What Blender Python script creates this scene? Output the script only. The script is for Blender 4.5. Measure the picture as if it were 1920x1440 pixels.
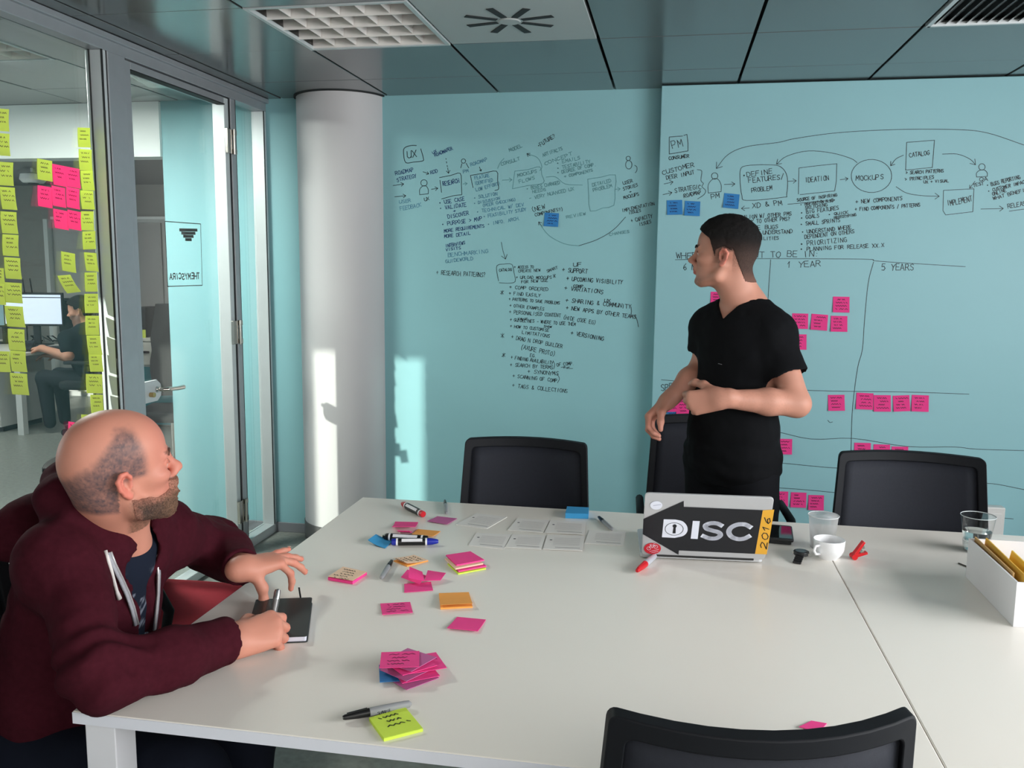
import bpy, bmesh, math, random
import numpy as np
from mathutils import Vector, Matrix
for _o in list(bpy.data.objects): bpy.data.objects.remove(_o)
SC = bpy.context.scene
COL = SC.collection
random.seed(7)

# ---------------------------------------------------------------- camera
F_PX = 1640.0
CAM_H = 1.536
AX = np.array([0.98359306, 0.0329847, -0.17736038])      # room axes seen from the camera (right, down, forward)
AY = np.array([0.18016262, -0.12902736, 0.97513762])
AZ = np.cross(AX, AY)
RM = np.array([AX, AY, AZ])
cam_d = bpy.data.cameras.new('camera'); cam = bpy.data.objects.new('camera', cam_d); COL.objects.link(cam)
cam_d.sensor_width = 36.0; cam_d.lens = 36.0 * F_PX / 1920.0; cam_d.clip_start = 0.02
_r, _d, _f = RM @ np.array([1, 0, 0]), RM @ np.array([0, 1, 0]), RM @ np.array([0, 0, 1])
cam.matrix_world = Matrix(((_r[0], -_d[0], -_f[0], 0), (_r[1], -_d[1], -_f[1], 0), (_r[2], -_d[2], -_f[2], CAM_H), (0, 0, 0, 1)))
SC.camera = cam

# ---------------------------------------------------------------- light and exposure
SC.view_settings.view_transform = 'Standard'; SC.view_settings.look = 'None'
SC.view_settings.gamma = 1.0; SC.view_settings.use_curve_mapping = False
SC.view_settings.exposure = 0.4
try:
    SC.cycles.use_denoising = True
    SC.cycles.use_adaptive_sampling = True; SC.cycles.adaptive_threshold = 0.06
    SC.cycles.max_bounces = 8; SC.cycles.diffuse_bounces = 3; SC.cycles.glossy_bounces = 3
    SC.cycles.transparent_max_bounces = 16; SC.cycles.transmission_bounces = 6
    SC.cycles.sample_clamp_indirect = 6.0
    SC.cycles.caustics_reflective = False; SC.cycles.caustics_refractive = False
except Exception:
    pass
WORLD = bpy.data.worlds.new('sky'); SC.world = WORLD; WORLD.use_nodes = True
_bg = WORLD.node_tree.nodes['Background']; _bg.inputs[0].default_value = (0.62, 0.78, 1.0, 1); _bg.inputs[1].default_value = 1.1

def lamp(name, kind, loc, energy, color=(1, 1, 1), size=None, size_y=None, direction=None, angle=None):
    d = bpy.data.lights.new(name, kind); d.energy = energy; d.color = color
    if kind == 'AREA':
        d.shape = 'RECTANGLE'; d.size = size; d.size_y = size_y or size
    if angle is not None: d.angle = angle
    o = bpy.data.objects.new(name, d); COL.objects.link(o); o.location = loc
    if direction is not None: o.rotation_euler = Vector(direction).to_track_quat('-Z', 'Y').to_euler()
    return o
SUN_DIR = (0.51, 1.0, -0.25)
lamp('sun', 'SUN', (-6, -8, 5), 4.2, (1.0, 0.95, 0.86), direction=SUN_DIR, angle=0.0095)
# daylight at the unseen window openings: long window in the right wall, blinded window behind the camera
lamp('daylight_right_window', 'AREA', (3.16, 0.9, 1.68), 128.0, (0.99, 0.985, 0.98), 3.4, 1.2, direction=(-1, 0, -0.06))
lamp('daylight_front_blind', 'AREA', (0.9, -0.82, 1.68), 27.0, (1.0, 0.96, 0.9), 3.6, 1.2, direction=(0, 1, -0.05))
lamp('office_added_daylight', 'AREA', (-8.9, 3.4, 1.6), 60.0, (0.95, 0.98, 1.0), 2.3, 1.5, direction=(1, 0, 0))  # added lamp at an unseen left-wall opening, put in to brighten the office

# ---------------------------------------------------------------- helpers
def pray(px, py): return RM @ np.array([px - 960.0, py - 720.0, F_PX])
def onY(px, py, y):
    r = pray(px, py); t = y / r[1]; return np.array([r[0] * t, y, CAM_H + r[2] * t])
def onZ(px, py, z):
    r = pray(px, py); t = (z - CAM_H) / r[2]; return np.array([r[0] * t, r[1] * t, z])
def onX(px, py, x):
    r = pray(px, py); t = x / r[0]; return np.array([x, r[1] * t, CAM_H + r[2] * t])

def lin(c):
    out = []
    for v in c:
        v = v / 255.0
        out.append(v / 12.92 if v <= 0.04045 else ((v + 0.055) / 1.055) ** 2.4)
    return tuple(out)

MATS = {}
def mat(name, rgb, rough=0.5, metal=0.0, spec=0.5, var=0.0, scale=8.0, bump=0.0, bscale=60.0, emit=0.0, coat=0.0, alpha=1.0, trans=0.0, ior=1.45, sss=0.0):
    if name in MATS: return MATS[name]
    m = bpy.data.materials.new(name); m.use_nodes = True; nt = m.node_tree
    b = nt.nodes['Principled BSDF']; c = lin(rgb) + (1,)
    b.inputs['Base Color'].default_value = c
    b.inputs['Roughness'].default_value = rough; b.inputs['Metallic'].default_value = metal
    b.inputs['Specular IOR Level'].default_value = spec; b.inputs['IOR'].default_value = ior
    b.inputs['Coat Weight'].default_value = coat
    b.inputs['Alpha'].default_value = alpha; b.inputs['Transmission Weight'].default_value = trans
    if sss: b.inputs['Subsurface Weight'].default_value = sss; b.inputs['Subsurface Radius'].default_value = (0.012, 0.005, 0.003)
    if emit:
        b.inputs['Emission Color'].default_value = c; b.inputs['Emission Strength'].default_value = emit
    tc = None
    if var or bump:
        tc = nt.nodes.new('ShaderNodeTexCoord')
    if var:
        n = nt.nodes.new('ShaderNodeTexNoise'); n.inputs['Scale'].default_value = scale; n.inputs['Detail'].default_value = 5
        nt.links.new(tc.outputs['Object'], n.inputs['Vector'])
        r = nt.nodes.new('ShaderNodeValToRGB')
        r.color_ramp.elements[0].position = 0.3; r.color_ramp.elements[1].position = 0.7
        r.color_ramp.elements[0].color = tuple(x * (1 - var) for x in c[:3]) + (1,)
        r.color_ramp.elements[1].color = tuple(min(1, x * (1 + var)) for x in c[:3]) + (1,)
        nt.links.new(n.outputs['Fac'], r.inputs['Fac']); nt.links.new(r.outputs['Color'], b.inputs['Base Color'])
    if bump:
        n = nt.nodes.new('ShaderNodeTexNoise'); n.inputs['Scale'].default_value = bscale; n.inputs['Detail'].default_value = 3
        nt.links.new(tc.outputs['Object'], n.inputs['Vector'])
        bp = nt.nodes.new('ShaderNodeBump'); bp.inputs['Strength'].default_value = bump; bp.inputs['Distance'].default_value = 0.004
        nt.links.new(n.outputs['Fac'], bp.inputs['Height']); nt.links.new(bp.outputs['Normal'], b.inputs['Normal'])
    MATS[name] = m
    return m

def mat_attr(name, rough=0.5, spec=0.4, bump=0.0, bscale=300.0, sss=0.0, var=0.0, vscale=350.0):
    """principled material whose base colour is the mesh's own colour attribute"""
    m = mat(name, (128, 128, 128), rough, spec=spec, bump=bump, bscale=bscale, sss=sss); nt = m.node_tree
    a = nt.nodes.new('ShaderNodeAttribute'); a.attribute_name = 'Col'
    if var:
        tc = nt.nodes.new('ShaderNodeTexCoord'); n = nt.nodes.new('ShaderNodeTexNoise'); n.inputs['Scale'].default_value = vscale; n.inputs['Detail'].default_value = 2
        mr = nt.nodes.new('ShaderNodeMapRange'); mr.inputs['From Min'].default_value = .3; mr.inputs['From Max'].default_value = .7; mr.inputs['To Min'].default_value = 1 - var; mr.inputs['To Max'].default_value = 1 + var
        vm = nt.nodes.new('ShaderNodeVectorMath'); vm.operation = 'SCALE'
        nt.links.new(tc.outputs['Object'], n.inputs['Vector']); nt.links.new(n.outputs['Fac'], mr.inputs['Value']); nt.links.new(a.outputs['Color'], vm.inputs[0]); nt.links.new(mr.outputs['Result'], vm.inputs['Scale'])
        nt.links.new(vm.outputs['Vector'], nt.nodes['Principled BSDF'].inputs['Base Color'])
    else:
        nt.links.new(a.outputs['Color'], nt.nodes['Principled BSDF'].inputs['Base Color'])
    return m

def glass_mat(name, tint=(0.93, 0.98, 0.96), gloss_rough=0.0, refl=1.0):
    """thin architectural glass: clear transmission with Fresnel reflection"""
    m = bpy.data.materials.new(name); m.use_nodes = True; nt = m.node_tree; nt.nodes.clear()
    out = nt.nodes.new('ShaderNodeOutputMaterial'); mix = nt.nodes.new('ShaderNodeMixShader')
    t = nt.nodes.new('ShaderNodeBsdfTransparent'); t.inputs[0].default_value = tint + (1,)
    g = nt.nodes.new('ShaderNodeBsdfGlossy'); g.inputs['Roughness'].default_value = gloss_rough
    f = nt.nodes.new('ShaderNodeFresnel'); ge = nt.nodes.new('ShaderNodeNewGeometry')
    io = nt.nodes.new('ShaderNodeMapRange'); io.inputs['To Min'].default_value = 1.5; io.inputs['To Max'].default_value = 1 / 1.5
    nt.links.new(ge.outputs['Backfacing'], io.inputs['Value']); nt.links.new(io.outputs['Result'], f.inputs['IOR'])   # same reflectance at both faces
    mu = nt.nodes.new('ShaderNodeMath'); mu.operation = 'MULTIPLY'; mu.inputs[1].default_value = refl; mu.use_clamp = True
    nt.links.new(f.outputs[0], mu.inputs[0]); nt.links.new(mu.outputs[0], mix.inputs[0])
    nt.links.new(t.outputs[0], mix.inputs[1]); nt.links.new(g.outputs[0], mix.inputs[2]); nt.links.new(mix.outputs[0], out.inputs[0])
    MATS[name] = m
    return m

def pmat(o):
    return Matrix.LocRotScale(o.location, o.rotation_euler, o.scale)
def wmat(o):
    m = pmat(o)
    return wmat(o.parent) @ m if o.parent else m

def tag(o, label=None, cat=None, group=None, kind=None):
    if label: o['label'] = label
    if cat: o['category'] = cat
    if group: o['group'] = group
    if kind: o['kind'] = kind
    return o

def thing(name, label, cat, loc=(0, 0, 0), rotz=0.0, group=None, rot=None):
    o = bpy.data.objects.new(name, None); COL.objects.link(o)
    o.empty_display_size = 0.05
    o.location = tuple(float(v) for v in loc); o.rotation_euler = rot if rot else (0, 0, rotz)
    return tag(o, label, cat, group)

def copy_tree(o, parent=None):
    c = o.copy(); COL.objects.link(c); c.parent = parent
    for ch in [x for x in COL.objects if x.parent is o]: copy_tree(ch, c)
    return c

class MB:
    """collects simple shapes into one mesh"""
    def __init__(s): s.v = []; s.f = []; s.m = []; s.mi = 0
    def add(s, vs, fs):
        b = len(s.v); s.v.extend([tuple(float(c) for c in p) for p in vs])
        for q in fs: s.f.append(tuple(b + i for i in q)); s.m.append(s.mi)
        return s
    def box(s, x0, x1, y0, y1, z0, z1):
        vs = [(x0, y0, z0), (x1, y0, z0), (x1, y1, z0), (x0, y1, z0), (x0, y0, z1), (x1, y0, z1), (x1, y1, z1), (x0, y1, z1)]
        return s.add(vs, [(3, 2, 1, 0), (4, 5, 6, 7), (0, 1, 5, 4), (1, 2, 6, 5), (2, 3, 7, 6), (3, 0, 4, 7)])
    def bar(s, a, b, w, h, up=(0, 0, 1)):
        a = np.array(a, float); b = np.array(b, float); d = b - a; d /= np.linalg.norm(d)
        u = np.array(up, float); sd = np.cross(d, u)
        if np.linalg.norm(sd) < 1e-6: sd = np.cross(d, np.array([0, 1.0, 0]))
        sd /= np.linalg.norm(sd); u = np.cross(sd, d)
        vs = []
        for p in (a, b):
            for i, j in ((-1, -1), (1, -1), (1, 1), (-1, 1)): vs.append(p + sd * i * w / 2 + u * j * h / 2)
        return s.add(vs, [(0, 1, 2, 3), (7, 6, 5, 4), (0, 4, 5, 1), (1, 5, 6, 2), (2, 6, 7, 3), (3, 7, 4, 0)])
    def prism(s, pts, vec):
        """polygon (3d points) extruded along vec"""
        n = len(pts); pts = [np.array(p, float) for p in pts]; vec = np.array(vec, float)
        vs = pts + [p + vec for p in pts]
        fs = [tuple(range(n))[::-1], tuple(range(n, 2 * n))] + [(i, (i + 1) % n, n + (i + 1) % n, n + i) for i in range(n)]
        return s.add(vs, fs)
    def tube(s, pts, r, seg=10, cap=True, closed=False):
        """round tube through 3d points; r number or list"""
        P = [np.array(p, float) for p in pts]; n = len(P)
        rs = r if isinstance(r, (list, tuple, np.ndarray)) else [r] * n
        vs = []; prev = None
        for i in range(n):
            if closed: d = P[(i + 1) % n] - P[i - 1]
            else: d = P[min(i + 1, n - 1)] - P[max(i - 1, 0)]
            d = d / (np.linalg.norm(d) + 1e-12)
            if prev is None:
                a = np.array([0, 0, 1.0]) if abs(d[2]) < 0.9 else np.array([1.0, 0, 0])
                u = np.cross(d, a)
            else: u = prev - d * (prev @ d)
            u /= np.linalg.norm(u) + 1e-12; prev = u; w = np.cross(d, u)
            for k in range(seg):
                t = 2 * math.pi * k / seg; vs.append(P[i] + rs[i] * (math.cos(t) * u + math.sin(t) * w))
        fs = []
        for i in range(n if closed else n - 1):
            j = (i + 1) % n
            for k in range(seg):
                fs.append((i * seg + k, i * seg + (k + 1) % seg, j * seg + (k + 1) % seg, j * seg + k))
        if cap and not closed:
            fs.append(tuple(range(seg))[::-1]); fs.append(tuple(range((n - 1) * seg, n * seg)))
        return s.add(vs, fs)
    def lathe(s, prof, c=(0, 0, 0), seg=32, axis='z'):
        """profile [(r, h)] turned round an axis"""
        vs = []; fs = []; n = len(prof); c = np.array(c, float)
        for (r, h) in prof:
            for k in range(seg):
                t = 2 * math.pi * k / seg; a, b = r * math.cos(t), r * math.sin(t)
                vs.append(c + np.array({'z': (a, b, h), 'x': (h, a, b), 'y': (b, h, a)}[axis]))
        for i in range(n - 1):
            for k in range(seg): fs.append((i * seg + k, i * seg + (k + 1) % seg, (i + 1) * seg + (k + 1) % seg, (i + 1) * seg + k))
        if prof[0][0] > 1e-6: fs.append(tuple(range(seg))[::-1])
        if prof[-1][0] > 1e-6: fs.append(tuple(range((n - 1) * seg, n * seg)))
        return s.add(vs, fs)
    def cyl(s, a, b, r, seg=16): return s.tube([a, b], r, seg)
    def grid(s, P):
        """grid of points P[i][j] as quads"""
        n, m = len(P), len(P[0]); vs = [p for row in P for p in row]
        return s.add(vs, [(i * m + j, i * m + j + 1, (i + 1) * m + j + 1, (i + 1) * m + j) for i in range(n - 1) for j in range(m - 1)])
    def slab(s, P, t, nrm):
        """grid sheet with thickness t along nrm"""
        n, m = len(P), len(P[0]); nrm = np.array(nrm, float) * t
        top = [np.array(p, float) + nrm for row in P for p in row]; bot = [np.array(p, float) for row in P for p in row]
        q = n * m; fs = []
        for i in range(n - 1):
            for j in range(m - 1):
                a, b, c, d = i * m + j, i * m + j + 1, (i + 1) * m + j + 1, (i + 1) * m + j
                fs += [(a, b, c, d), (q + d, q + c, q + b, q + a)]
        rim = [j for j in range(m)] + [i * m + m - 1 for i in range(1, n)] + [(n - 1) * m + j for j in range(m - 2, -1, -1)] + [i * m for i in range(n - 2, 0, -1)]
        for a, b in zip(rim, rim[1:] + rim[:1]): fs.append((b, a, q + a, q + b))
        return s.add(top + bot, fs)
    def build(s, name, material, parent=None, smooth=False, bevel=0.0, world=True, seg=2):
        me = bpy.data.meshes.new(name)
        vs = s.v
        if parent is not None and world:
            inv = wmat(parent).inverted(); vs = [tuple(inv @ Vector(p)) for p in vs]
        me.from_pydata(vs, [], s.f)
        ms = material if isinstance(material, (list, tuple)) else [material]
        for m in ms: me.materials.append(m)
        if len(ms) > 1: me.polygons.foreach_set('material_index', s.m)
        if smooth is True: me.polygons.foreach_set('use_smooth', [True] * len(me.polygons))
        me.update()
        if smooth == 'auto':
            me.polygons.foreach_set('use_smooth', [True] * len(me.polygons)); me.set_sharp_from_angle(angle=math.radians(35))
        o = bpy.data.objects.new(name, me); COL.objects.link(o); o.parent = parent
        if bevel:
            md = o.modifiers.new('bevel', 'BEVEL'); md.width = bevel; md.segments = seg; md.limit_method = 'ANGLE'; md.angle_limit = math.radians(40)
        return o

def struct(o, label=None): return tag(o, label=label, kind='structure')
def loft(P0, P1, n): return [np.array(P0) + (np.array(P1) - np.array(P0)) * i / n for i in range(n + 1)]
def quad_grid(c00, c10, c11, c01, n=6, m=6):
    c00, c10, c11, c01 = [np.array(c, float) for c in (c00, c10, c11, c01)]
    return [[(c00 * (1 - i / n) + c10 * i / n) * (1 - j / m) + (c01 * (1 - i / n) + c11 * i / n) * j / m for i in range(n + 1)] for j in range(m + 1)]
ORD = ['first', 'second', 'third', 'fourth', 'fifth', 'sixth', 'seventh', 'eighth', 'ninth', 'tenth', 'eleventh', 'twelfth', 'thirteenth', 'fourteenth', 'fifteenth']
# ================================================================ setting
H = 2.429; D = 4.608; DP = 4.512; XP = -0.087; XPART = -2.218; XG = -2.279; XR = 3.2; YF = -0.8; XEND = -2.848
teal = mat('teal_wall_paint', (140, 188, 195), 0.5, spec=0.35, var=0.025, scale=2.0)
teal_panel = mat('teal_whiteboard_paint', (141, 187, 195), 0.45, spec=0.35, var=0.02, scale=1.5)
white_wall = mat('white_wall_paint', (232, 236, 236), 0.6, var=0.01)
grey_wall = mat('grey_wall_paint', (176, 172, 166), 0.7, var=0.03)
alu = mat('brushed_aluminium', (172, 175, 180), 0.35, metal=0.55, spec=0.5, var=0.03, scale=20)
alu_pale = mat('pale_aluminium', (196, 202, 204), 0.4, metal=0.2, var=0.02)
dark_gap = mat('black_rubber_gasket', (28, 30, 32), 0.7)
chrome = mat('chrome', (200, 195, 188), 0.16, metal=1.0)
col_paint = mat('column_grey_paint', (196, 194, 196), 0.55, var=0.015, scale=3)
skirt_grey = mat('grey_skirting_vinyl', (128, 130, 136), 0.5, var=0.04)
skirt_dark = mat('dark_skirting_vinyl', (92, 92, 92), 0.5, var=0.06)
ceil_metal = mat('satin_metal_ceiling', (104, 108, 110), 0.17, metal=0.35, spec=0.6, var=0.02, scale=3)
ceil_white = mat('white_ceiling_plate', (168, 172, 172), 0.4, var=0.01)
ceil_void = mat('dark_ceiling_void', (30, 33, 35), 0.9)
glass = glass_mat('clear_glass')

# floor: grey speckled vinyl
fm = mat('speckled_grey_vinyl', (132, 135, 130), 0.38, spec=0.4, var=0.16, scale=38, bump=0.02)
fl = struct(MB().box(-9.1, XR, YF, 9.4, -0.06, 0).build('floor', fm), 'speckled grey vinyl floor')
# back wall and the proud whiteboard panel on its right
wb = struct(MB().box(XEND, XR, D, D + 0.12, 0, H + .1).build('wall_back', teal), 'turquoise back wall covered in marker writing')
wp = struct(MB().box(XP, XR, DP, D - 0.001, 0, H - 0.004).build('wall_back_panel', teal_panel, bevel=0.004), 'turquoise whiteboard panel standing proud of the wall')
# right wall with a long window opening (outside the frame)
m = MB().box(XR, XR + .15, YF, D, 0, 0.8).box(XR, XR + .15, YF, D, 2.3, H + .1).box(XR, XR + .15, 2.7, D, .8, 2.3)
struct(m.build('wall_right', white_wall), 'white right wall with a long window')
w = bpy.data.objects.new('window_4', None); COL.objects.link(w); struct(w)
MB().box(XR + .05, XR + .1, YF, 2.7, .8, .86).box(XR + .05, XR + .1, YF, 2.7, 2.24, 2.3).box(XR + .05, XR + .1, .9, .96, .86, 2.24).build('window_frame', alu_pale, w)
MB().box(XR + .07, XR + .076, YF, 2.7, .86, 2.24).build('window_pane', glass, w)
# wall behind the camera: blinded window in the meeting room, tall narrow window in the office
m = MB()
for x0, x1, z0, z1 in ((-9.1, -4.64, 0, H + .1), (-4.64, -4.092, 0, .25), (-4.64, -4.092, H - .012, H + .1), (-4.092, -0.95, 0, H + .1), (-0.95, 2.75, 0, .8), (-0.95, 2.75, 2.3, H + .1), (2.75, XR + .15, 0, H + .1)):
    m.box(x0, x1, YF - .15, YF, z0, z1)
struct(m.build('wall_front', white_wall), 'white wall behind the viewer')
struct(MB().box(-0.95, 2.75, YF - .06, YF - .04, .8, 2.3).build('window_5', mat('white_roller_blind', (225, 222, 212), 0.8)), 'white roller blind over the window')
struct(MB().box(-9.25, -9.1, YF - .15, 2.2, 0, H + .1).box(-9.25, -9.1, 4.6, 9.5, 0, H + .1).box(-9.25, -9.1, 2.2, 4.6, 0, .8).box(-9.25, -9.1, 2.2, 4.6, 2.35, H + .1).build('wall_left', white_wall), 'white far office wall with a window')
struct(MB().box(-9.25, XR, 9.3, 9.45, 0, H + .1).build('wall_office', grey_wall), 'pale grey far wall of the open office')
struct(MB().box(XEND - .0, XEND + .12, D + .12, 9.3, 0, H).build('wall_office_side', grey_wall), 'grey office wall running away behind the glass')
struct(MB().box(-9.1, XEND, D - .02, D + .12, 2.13, H).build('trim_1', white_wall), 'white beam under the office ceiling')
# skirting boards
sk = MB().box(XPART, -1.98, D - .012, D, 0, .056).box(XEND, XPART - .07, D - .012, D, 0, .056)
struct(sk.build('baseboard_back', skirt_grey, bevel=.002), 'grey skirting board along the turquoise wall')
# column
CX, CY, CR = -1.795, 4.656, .246
c = struct(MB().lathe([(CR, .1), (CR, H)], (CX, CY, 0), 96).build('column', col_paint, smooth='auto'), 'round pale grey column in front of the wall')
MB().lathe([(CR + .004, 0), (CR + .004, .098), (CR, .1)], (CX, CY, 0), 96).build('skirting', skirt_dark, c, smooth='auto')
MB().lathe([(CR + .012, H - .004), (CR + .012, H)], (CX, CY, 0), 96).build('ceiling_ring', dark_gap, c, smooth='auto')

# ceiling: separate metal panels hung under a dark void
ce = struct(MB().box(-9.1, XR, YF, 9.3, H + .05, H + .1).build('ceiling', ceil_void), 'satin metal panel ceiling')
xs = [-2.122 + .6 * k for k in range(-1, 10)]; xs[0] = XPART
ys = [3.6 + .6 * k for k in range(-8, 2)] + [D]
tile_cache = {}
def ceiling_tile(x0, x1, y0, y1, m, gx=.006, gy=.0015):
    key = (round(x1 - x0, 3), round(y1 - y0, 3), m.name)
    if key not in tile_cache:
        a, b = x1 - x0, y1 - y0
        me = MB().box(gx, a - gx, gy, b - gy, 0, .02)
        o = me.build('ceiling_panel', m, None, bevel=.0015, seg=1); tile_cache[key] = o
    else:
        o = tile_cache[key].copy(); COL.objects.link(o)
    o.parent = ce; o.location = (x0, y0, H + random.choice((0, .001, .0016)))
    o.rotation_euler = (random.uniform(-.0012, .0012), random.uniform(-.0012, .0012), 0)
    return o
special = {(-1.522, 3.0), (.878, 3.0)}
for i in range(len(xs) - 1):
    for j in range(len(ys) - 1):
        x0, x1, y0, y1 = xs[i], min(xs[i + 1], XR), ys[j], ys[j + 1]
        if y0 < YF + .3 or x1 - x0 < .03: continue
        if any(abs(x0 - a) < .05 and abs(y0 - b) < .05 for a, b in special): continue
        ceiling_tile(x0, x1, y0, y1, ceil_white if (abs(x0 + .922) < .05 and abs(y0 - 3.0) < .05) else ceil_metal)
office_metal = mat('office_metal_ceiling', (150, 152, 152), 0.3, metal=.15, var=.02)
oxs = [-2.3, -2.722] + [-3.322 - .6 * k for k in range(6)]
for i in range(len(oxs) - 1):
    for y0 in [ys[j] for j in range(2, 10)]:
        y1 = min(y0 + .6, D - .02)
        if abs(oxs[i + 1] + 3.322) < .02 and abs(y0 - 3.0) < .02: continue
        ceiling_tile(oxs[i + 1], oxs[i], y0, y1, office_metal)
MB().box(-9.1, XEND, D + .12, 9.3, H, H + .03).build('ceiling_plate', mat('grey_office_ceiling', (150, 150, 152), .6), ce)
MB().box(-9.1, -5.73, YF, D - .02, H, H + .03).build('ceiling_plate', MATS['grey_office_ceiling'], ce)

# louvred ceiling lights
louvre = mat('white_louvre_aluminium', (236, 231, 227), 0.25, metal=0.2)
refl = mat('mirror_reflector', (96, 93, 92), 0.3, metal=0.9)
tube_m = mat('fluorescent_tube', (255, 246, 238), .5, emit=.25)
def louvre_light(name, label, x0, y0, s, emit_mat, nx=5, ny=4):
    t = thing(name, label, 'ceiling light', (x0 + s / 2, y0 + s / 2, H), group='louvred ceiling lights')
    x1, y1 = x0 + s, y0 + s; e = .016
    MB().box(x0, x1, y0, y0 + e, H - .004, H + .012).box(x0, x1, y1 - e, y1, H - .004, H + .012).box(x0, x0 + e, y0 + e, y1 - e, H - .004, H + .012).box(x1 - e, x1, y0 + e, y1 - e, H - .004, H + .012).build('frame', alu_pale, t)
    MB().box(x0 + e, x1 - e, y0 + e, y1 - e, H + .095, H + .1).box(x0 + e - .003, x0 + e, y0 + e, y1 - e, H + .01, H + .1).box(x1 - e, x1 - e + .003, y0 + e, y1 - e, H + .01, H + .1).box(x0 + e, x1 - e, y0 + e - .003, y0 + e, H + .01, H + .1).box(x0 + e, x1 - e, y1 - e, y1 - e + .003, H + .01, H + .1).build('housing', refl, t)
    w = s - 2 * e; dy = w / ny; dx = w / (nx + 1)
    for j in range(ny):
        yc = y0 + e + dy * (j + .5)
        MB().cyl((x0 + e + .01, yc, H + .072), (x1 - e - .01, yc, H + .072), .008, 10).build('tube', emit_mat, t, smooth='auto')
        # reflector trough on each side of the row
    for j in range(ny + 1):
        yc = y0 + e + dy * j
        MB().prism([(x0 + e, yc - .0015, H + .001), (x0 + e, yc + .0015, H + .001), (x0 + e, yc + .005, H + .05), (x0 + e, yc - .005, H + .05)], (w, 0, 0)).build('long_blade', louvre, t)
    for j in range(ny):
        for i in range(1, nx + 1):
            xc = x0 + e + dx * i; ya = y0 + e + dy * j + .006; yb = ya + dy - .012
            P = [(xc - .001, ya, H + .006), (xc + .001, ya, H + .006), (xc + .004, ya, H + .05), (xc - .004, ya, H + .05)]
            MB().prism(P, (0, yb - ya, 0)).build('cross_blade', louvre, t)
    return t
louvre_light('ceiling_light', 'square louvred ceiling light with white cross blades beside the column', -1.522, 3.0, .6, tube_m)
louvre_light('ceiling_light', 'bright louvred ceiling light over the office seen through the glass', -3.322, 3.0, .6, mat('bright_fluorescent_tube', (255, 250, 235), .5, emit=60))
lamp('office_louvre_glow', 'AREA', (-3.022, 3.3, H - .03), 75, (1, .98, .94), .5, .5, direction=(0, 0, -1))
lamp('office_far_fill', 'AREA', (-5.6, 6.2, H - .03), 26, (1, .98, .94), 1.2, .6, direction=(0, 0, -1))  # added lamp brightening the far office, no fixture hangs here

# air diffuser: white plate with eight radiating slots
t = thing('air_diffuser', 'round air diffuser of eight black slots radiating in white ceiling plate', 'vent', (-.622, 3.3, H))
for k in range(8):
    a = math.radians(22.5 + 45 * k) + .15; ca, sa = math.cos(a), math.sin(a)
    def rp(r, s): return (-.622 + r * ca - s * sa, 3.3 + r * sa + s * ca, H - .0015)
    MB().prism([rp(.05, -.012), rp(.17, -.014), rp(.17, .014), rp(.05, .012)], (0, 0, .003)).build('slot', dark_gap, t)
MB().lathe([(.042, 0), (.038, -.004), (0, -.005)], (-.622, 3.3, H), 24).build('hub', ceil_white, t)
# louvre grille at the right
t = thing('air_grille', 'grey slatted air grille set in the ceiling at the right edge', 'vent', (1.178, 3.3, H))
MB().box(.89, 1.466, 3.006, 3.02, H - .004, H + .01).box(.89, 1.466, 3.58, 3.594, H - .004, H + .01).box(.884, .9, 3.006, 3.594, H - .004, H + .01).box(1.456, 1.472, 3.006, 3.594, H - .004, H + .01).build('frame', alu_pale, t)
MB().box(.89, 1.466, 3.01, 3.59, H + .03, H + .04).build('backing', ceil_void, t)
for k in range(16):
    x = .915 + k * .035
    MB().prism([(x, 3.02, H + .002), (x + .022, 3.02, H + .012), (x + .022, 3.02, H + .015), (x, 3.02, H + .005)], (0, .56, 0)).build('slat', ceil_metal, t)

# ---------------------------------------------------------------- glass partition
def part(m, name, material, parent, **k): return m.build(name, material, parent, **k)
struct(MB().box(-2.292, XPART, YF, D, 2.362, H).box(-2.3, -2.2, YF, D, 2.404, H - .002).build('trim_2', alu, bevel=.002), 'aluminium head rail of the glass partition')
struct(MB().box(-2.292, -2.213, 3.228, 3.341, 0, 2.362).build('trim_3', alu, bevel=.003), 'wide aluminium post between glass wall and door')
w1 = bpy.data.objects.new('window_1', None); COL.objects.link(w1); struct(w1, 'large fixed glass pane of the partition carrying sticky notes'); w1.location = (XG, 1.7, 0)
MB().box(XG - .004, XG + .004, .1, 3.203, .05, 2.362).build('window_pane', glass, w1)
MB().box(-2.292, XPART, 3.2, 3.224, 0, 2.362).build('window_post', alu_pale, w1, bevel=.003)
MB().box(-2.292, XPART, .04, .1, 0, 2.362).build('window_post', alu_pale, w1)
MB().box(-2.292, XPART, .1, 3.2, 0, .05).build('window_sill', alu, w1, bevel=.002)
MB().box(XG + .004, XG + .008, 3.194, 3.2, .05, 2.362).box(XPART - .006, XPART + .0008, 3.199, 3.204, .05, 2.362).box(XPART - .02, XPART, 3.2245, 3.2275, 0, 2.362).build('gasket', dark_gap, w1)
struct(MB().box(-2.292, XPART, YF, .04, 0, 2.362).build('trim_4', white_wall), 'white return wall behind the viewer')
w2 = bpy.data.objects.new('window_2', None); COL.objects.link(w2); struct(w2, 'narrow fixed glass pane beside the door hinges'); w2.location = (XG, 4.4, 0)
MB().box(XG - .004, XG + .004, 4.262, 4.58, .05, 2.362).build('window_pane', glass, w2)
MB().box(-2.292, XPART, 4.214, 4.262, 0, 2.362).build('window_post', alu, w2, bevel=.003)
MB().box(-2.292, XPART, 4.578, D - .003, 0, 2.362).build('window_post', alu_pale, w2, bevel=.003)
MB().box(-2.292, XPART, 4.262, 4.578, 0, .05).build('window_sill', alu_pale, w2, bevel=.002)
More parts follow.
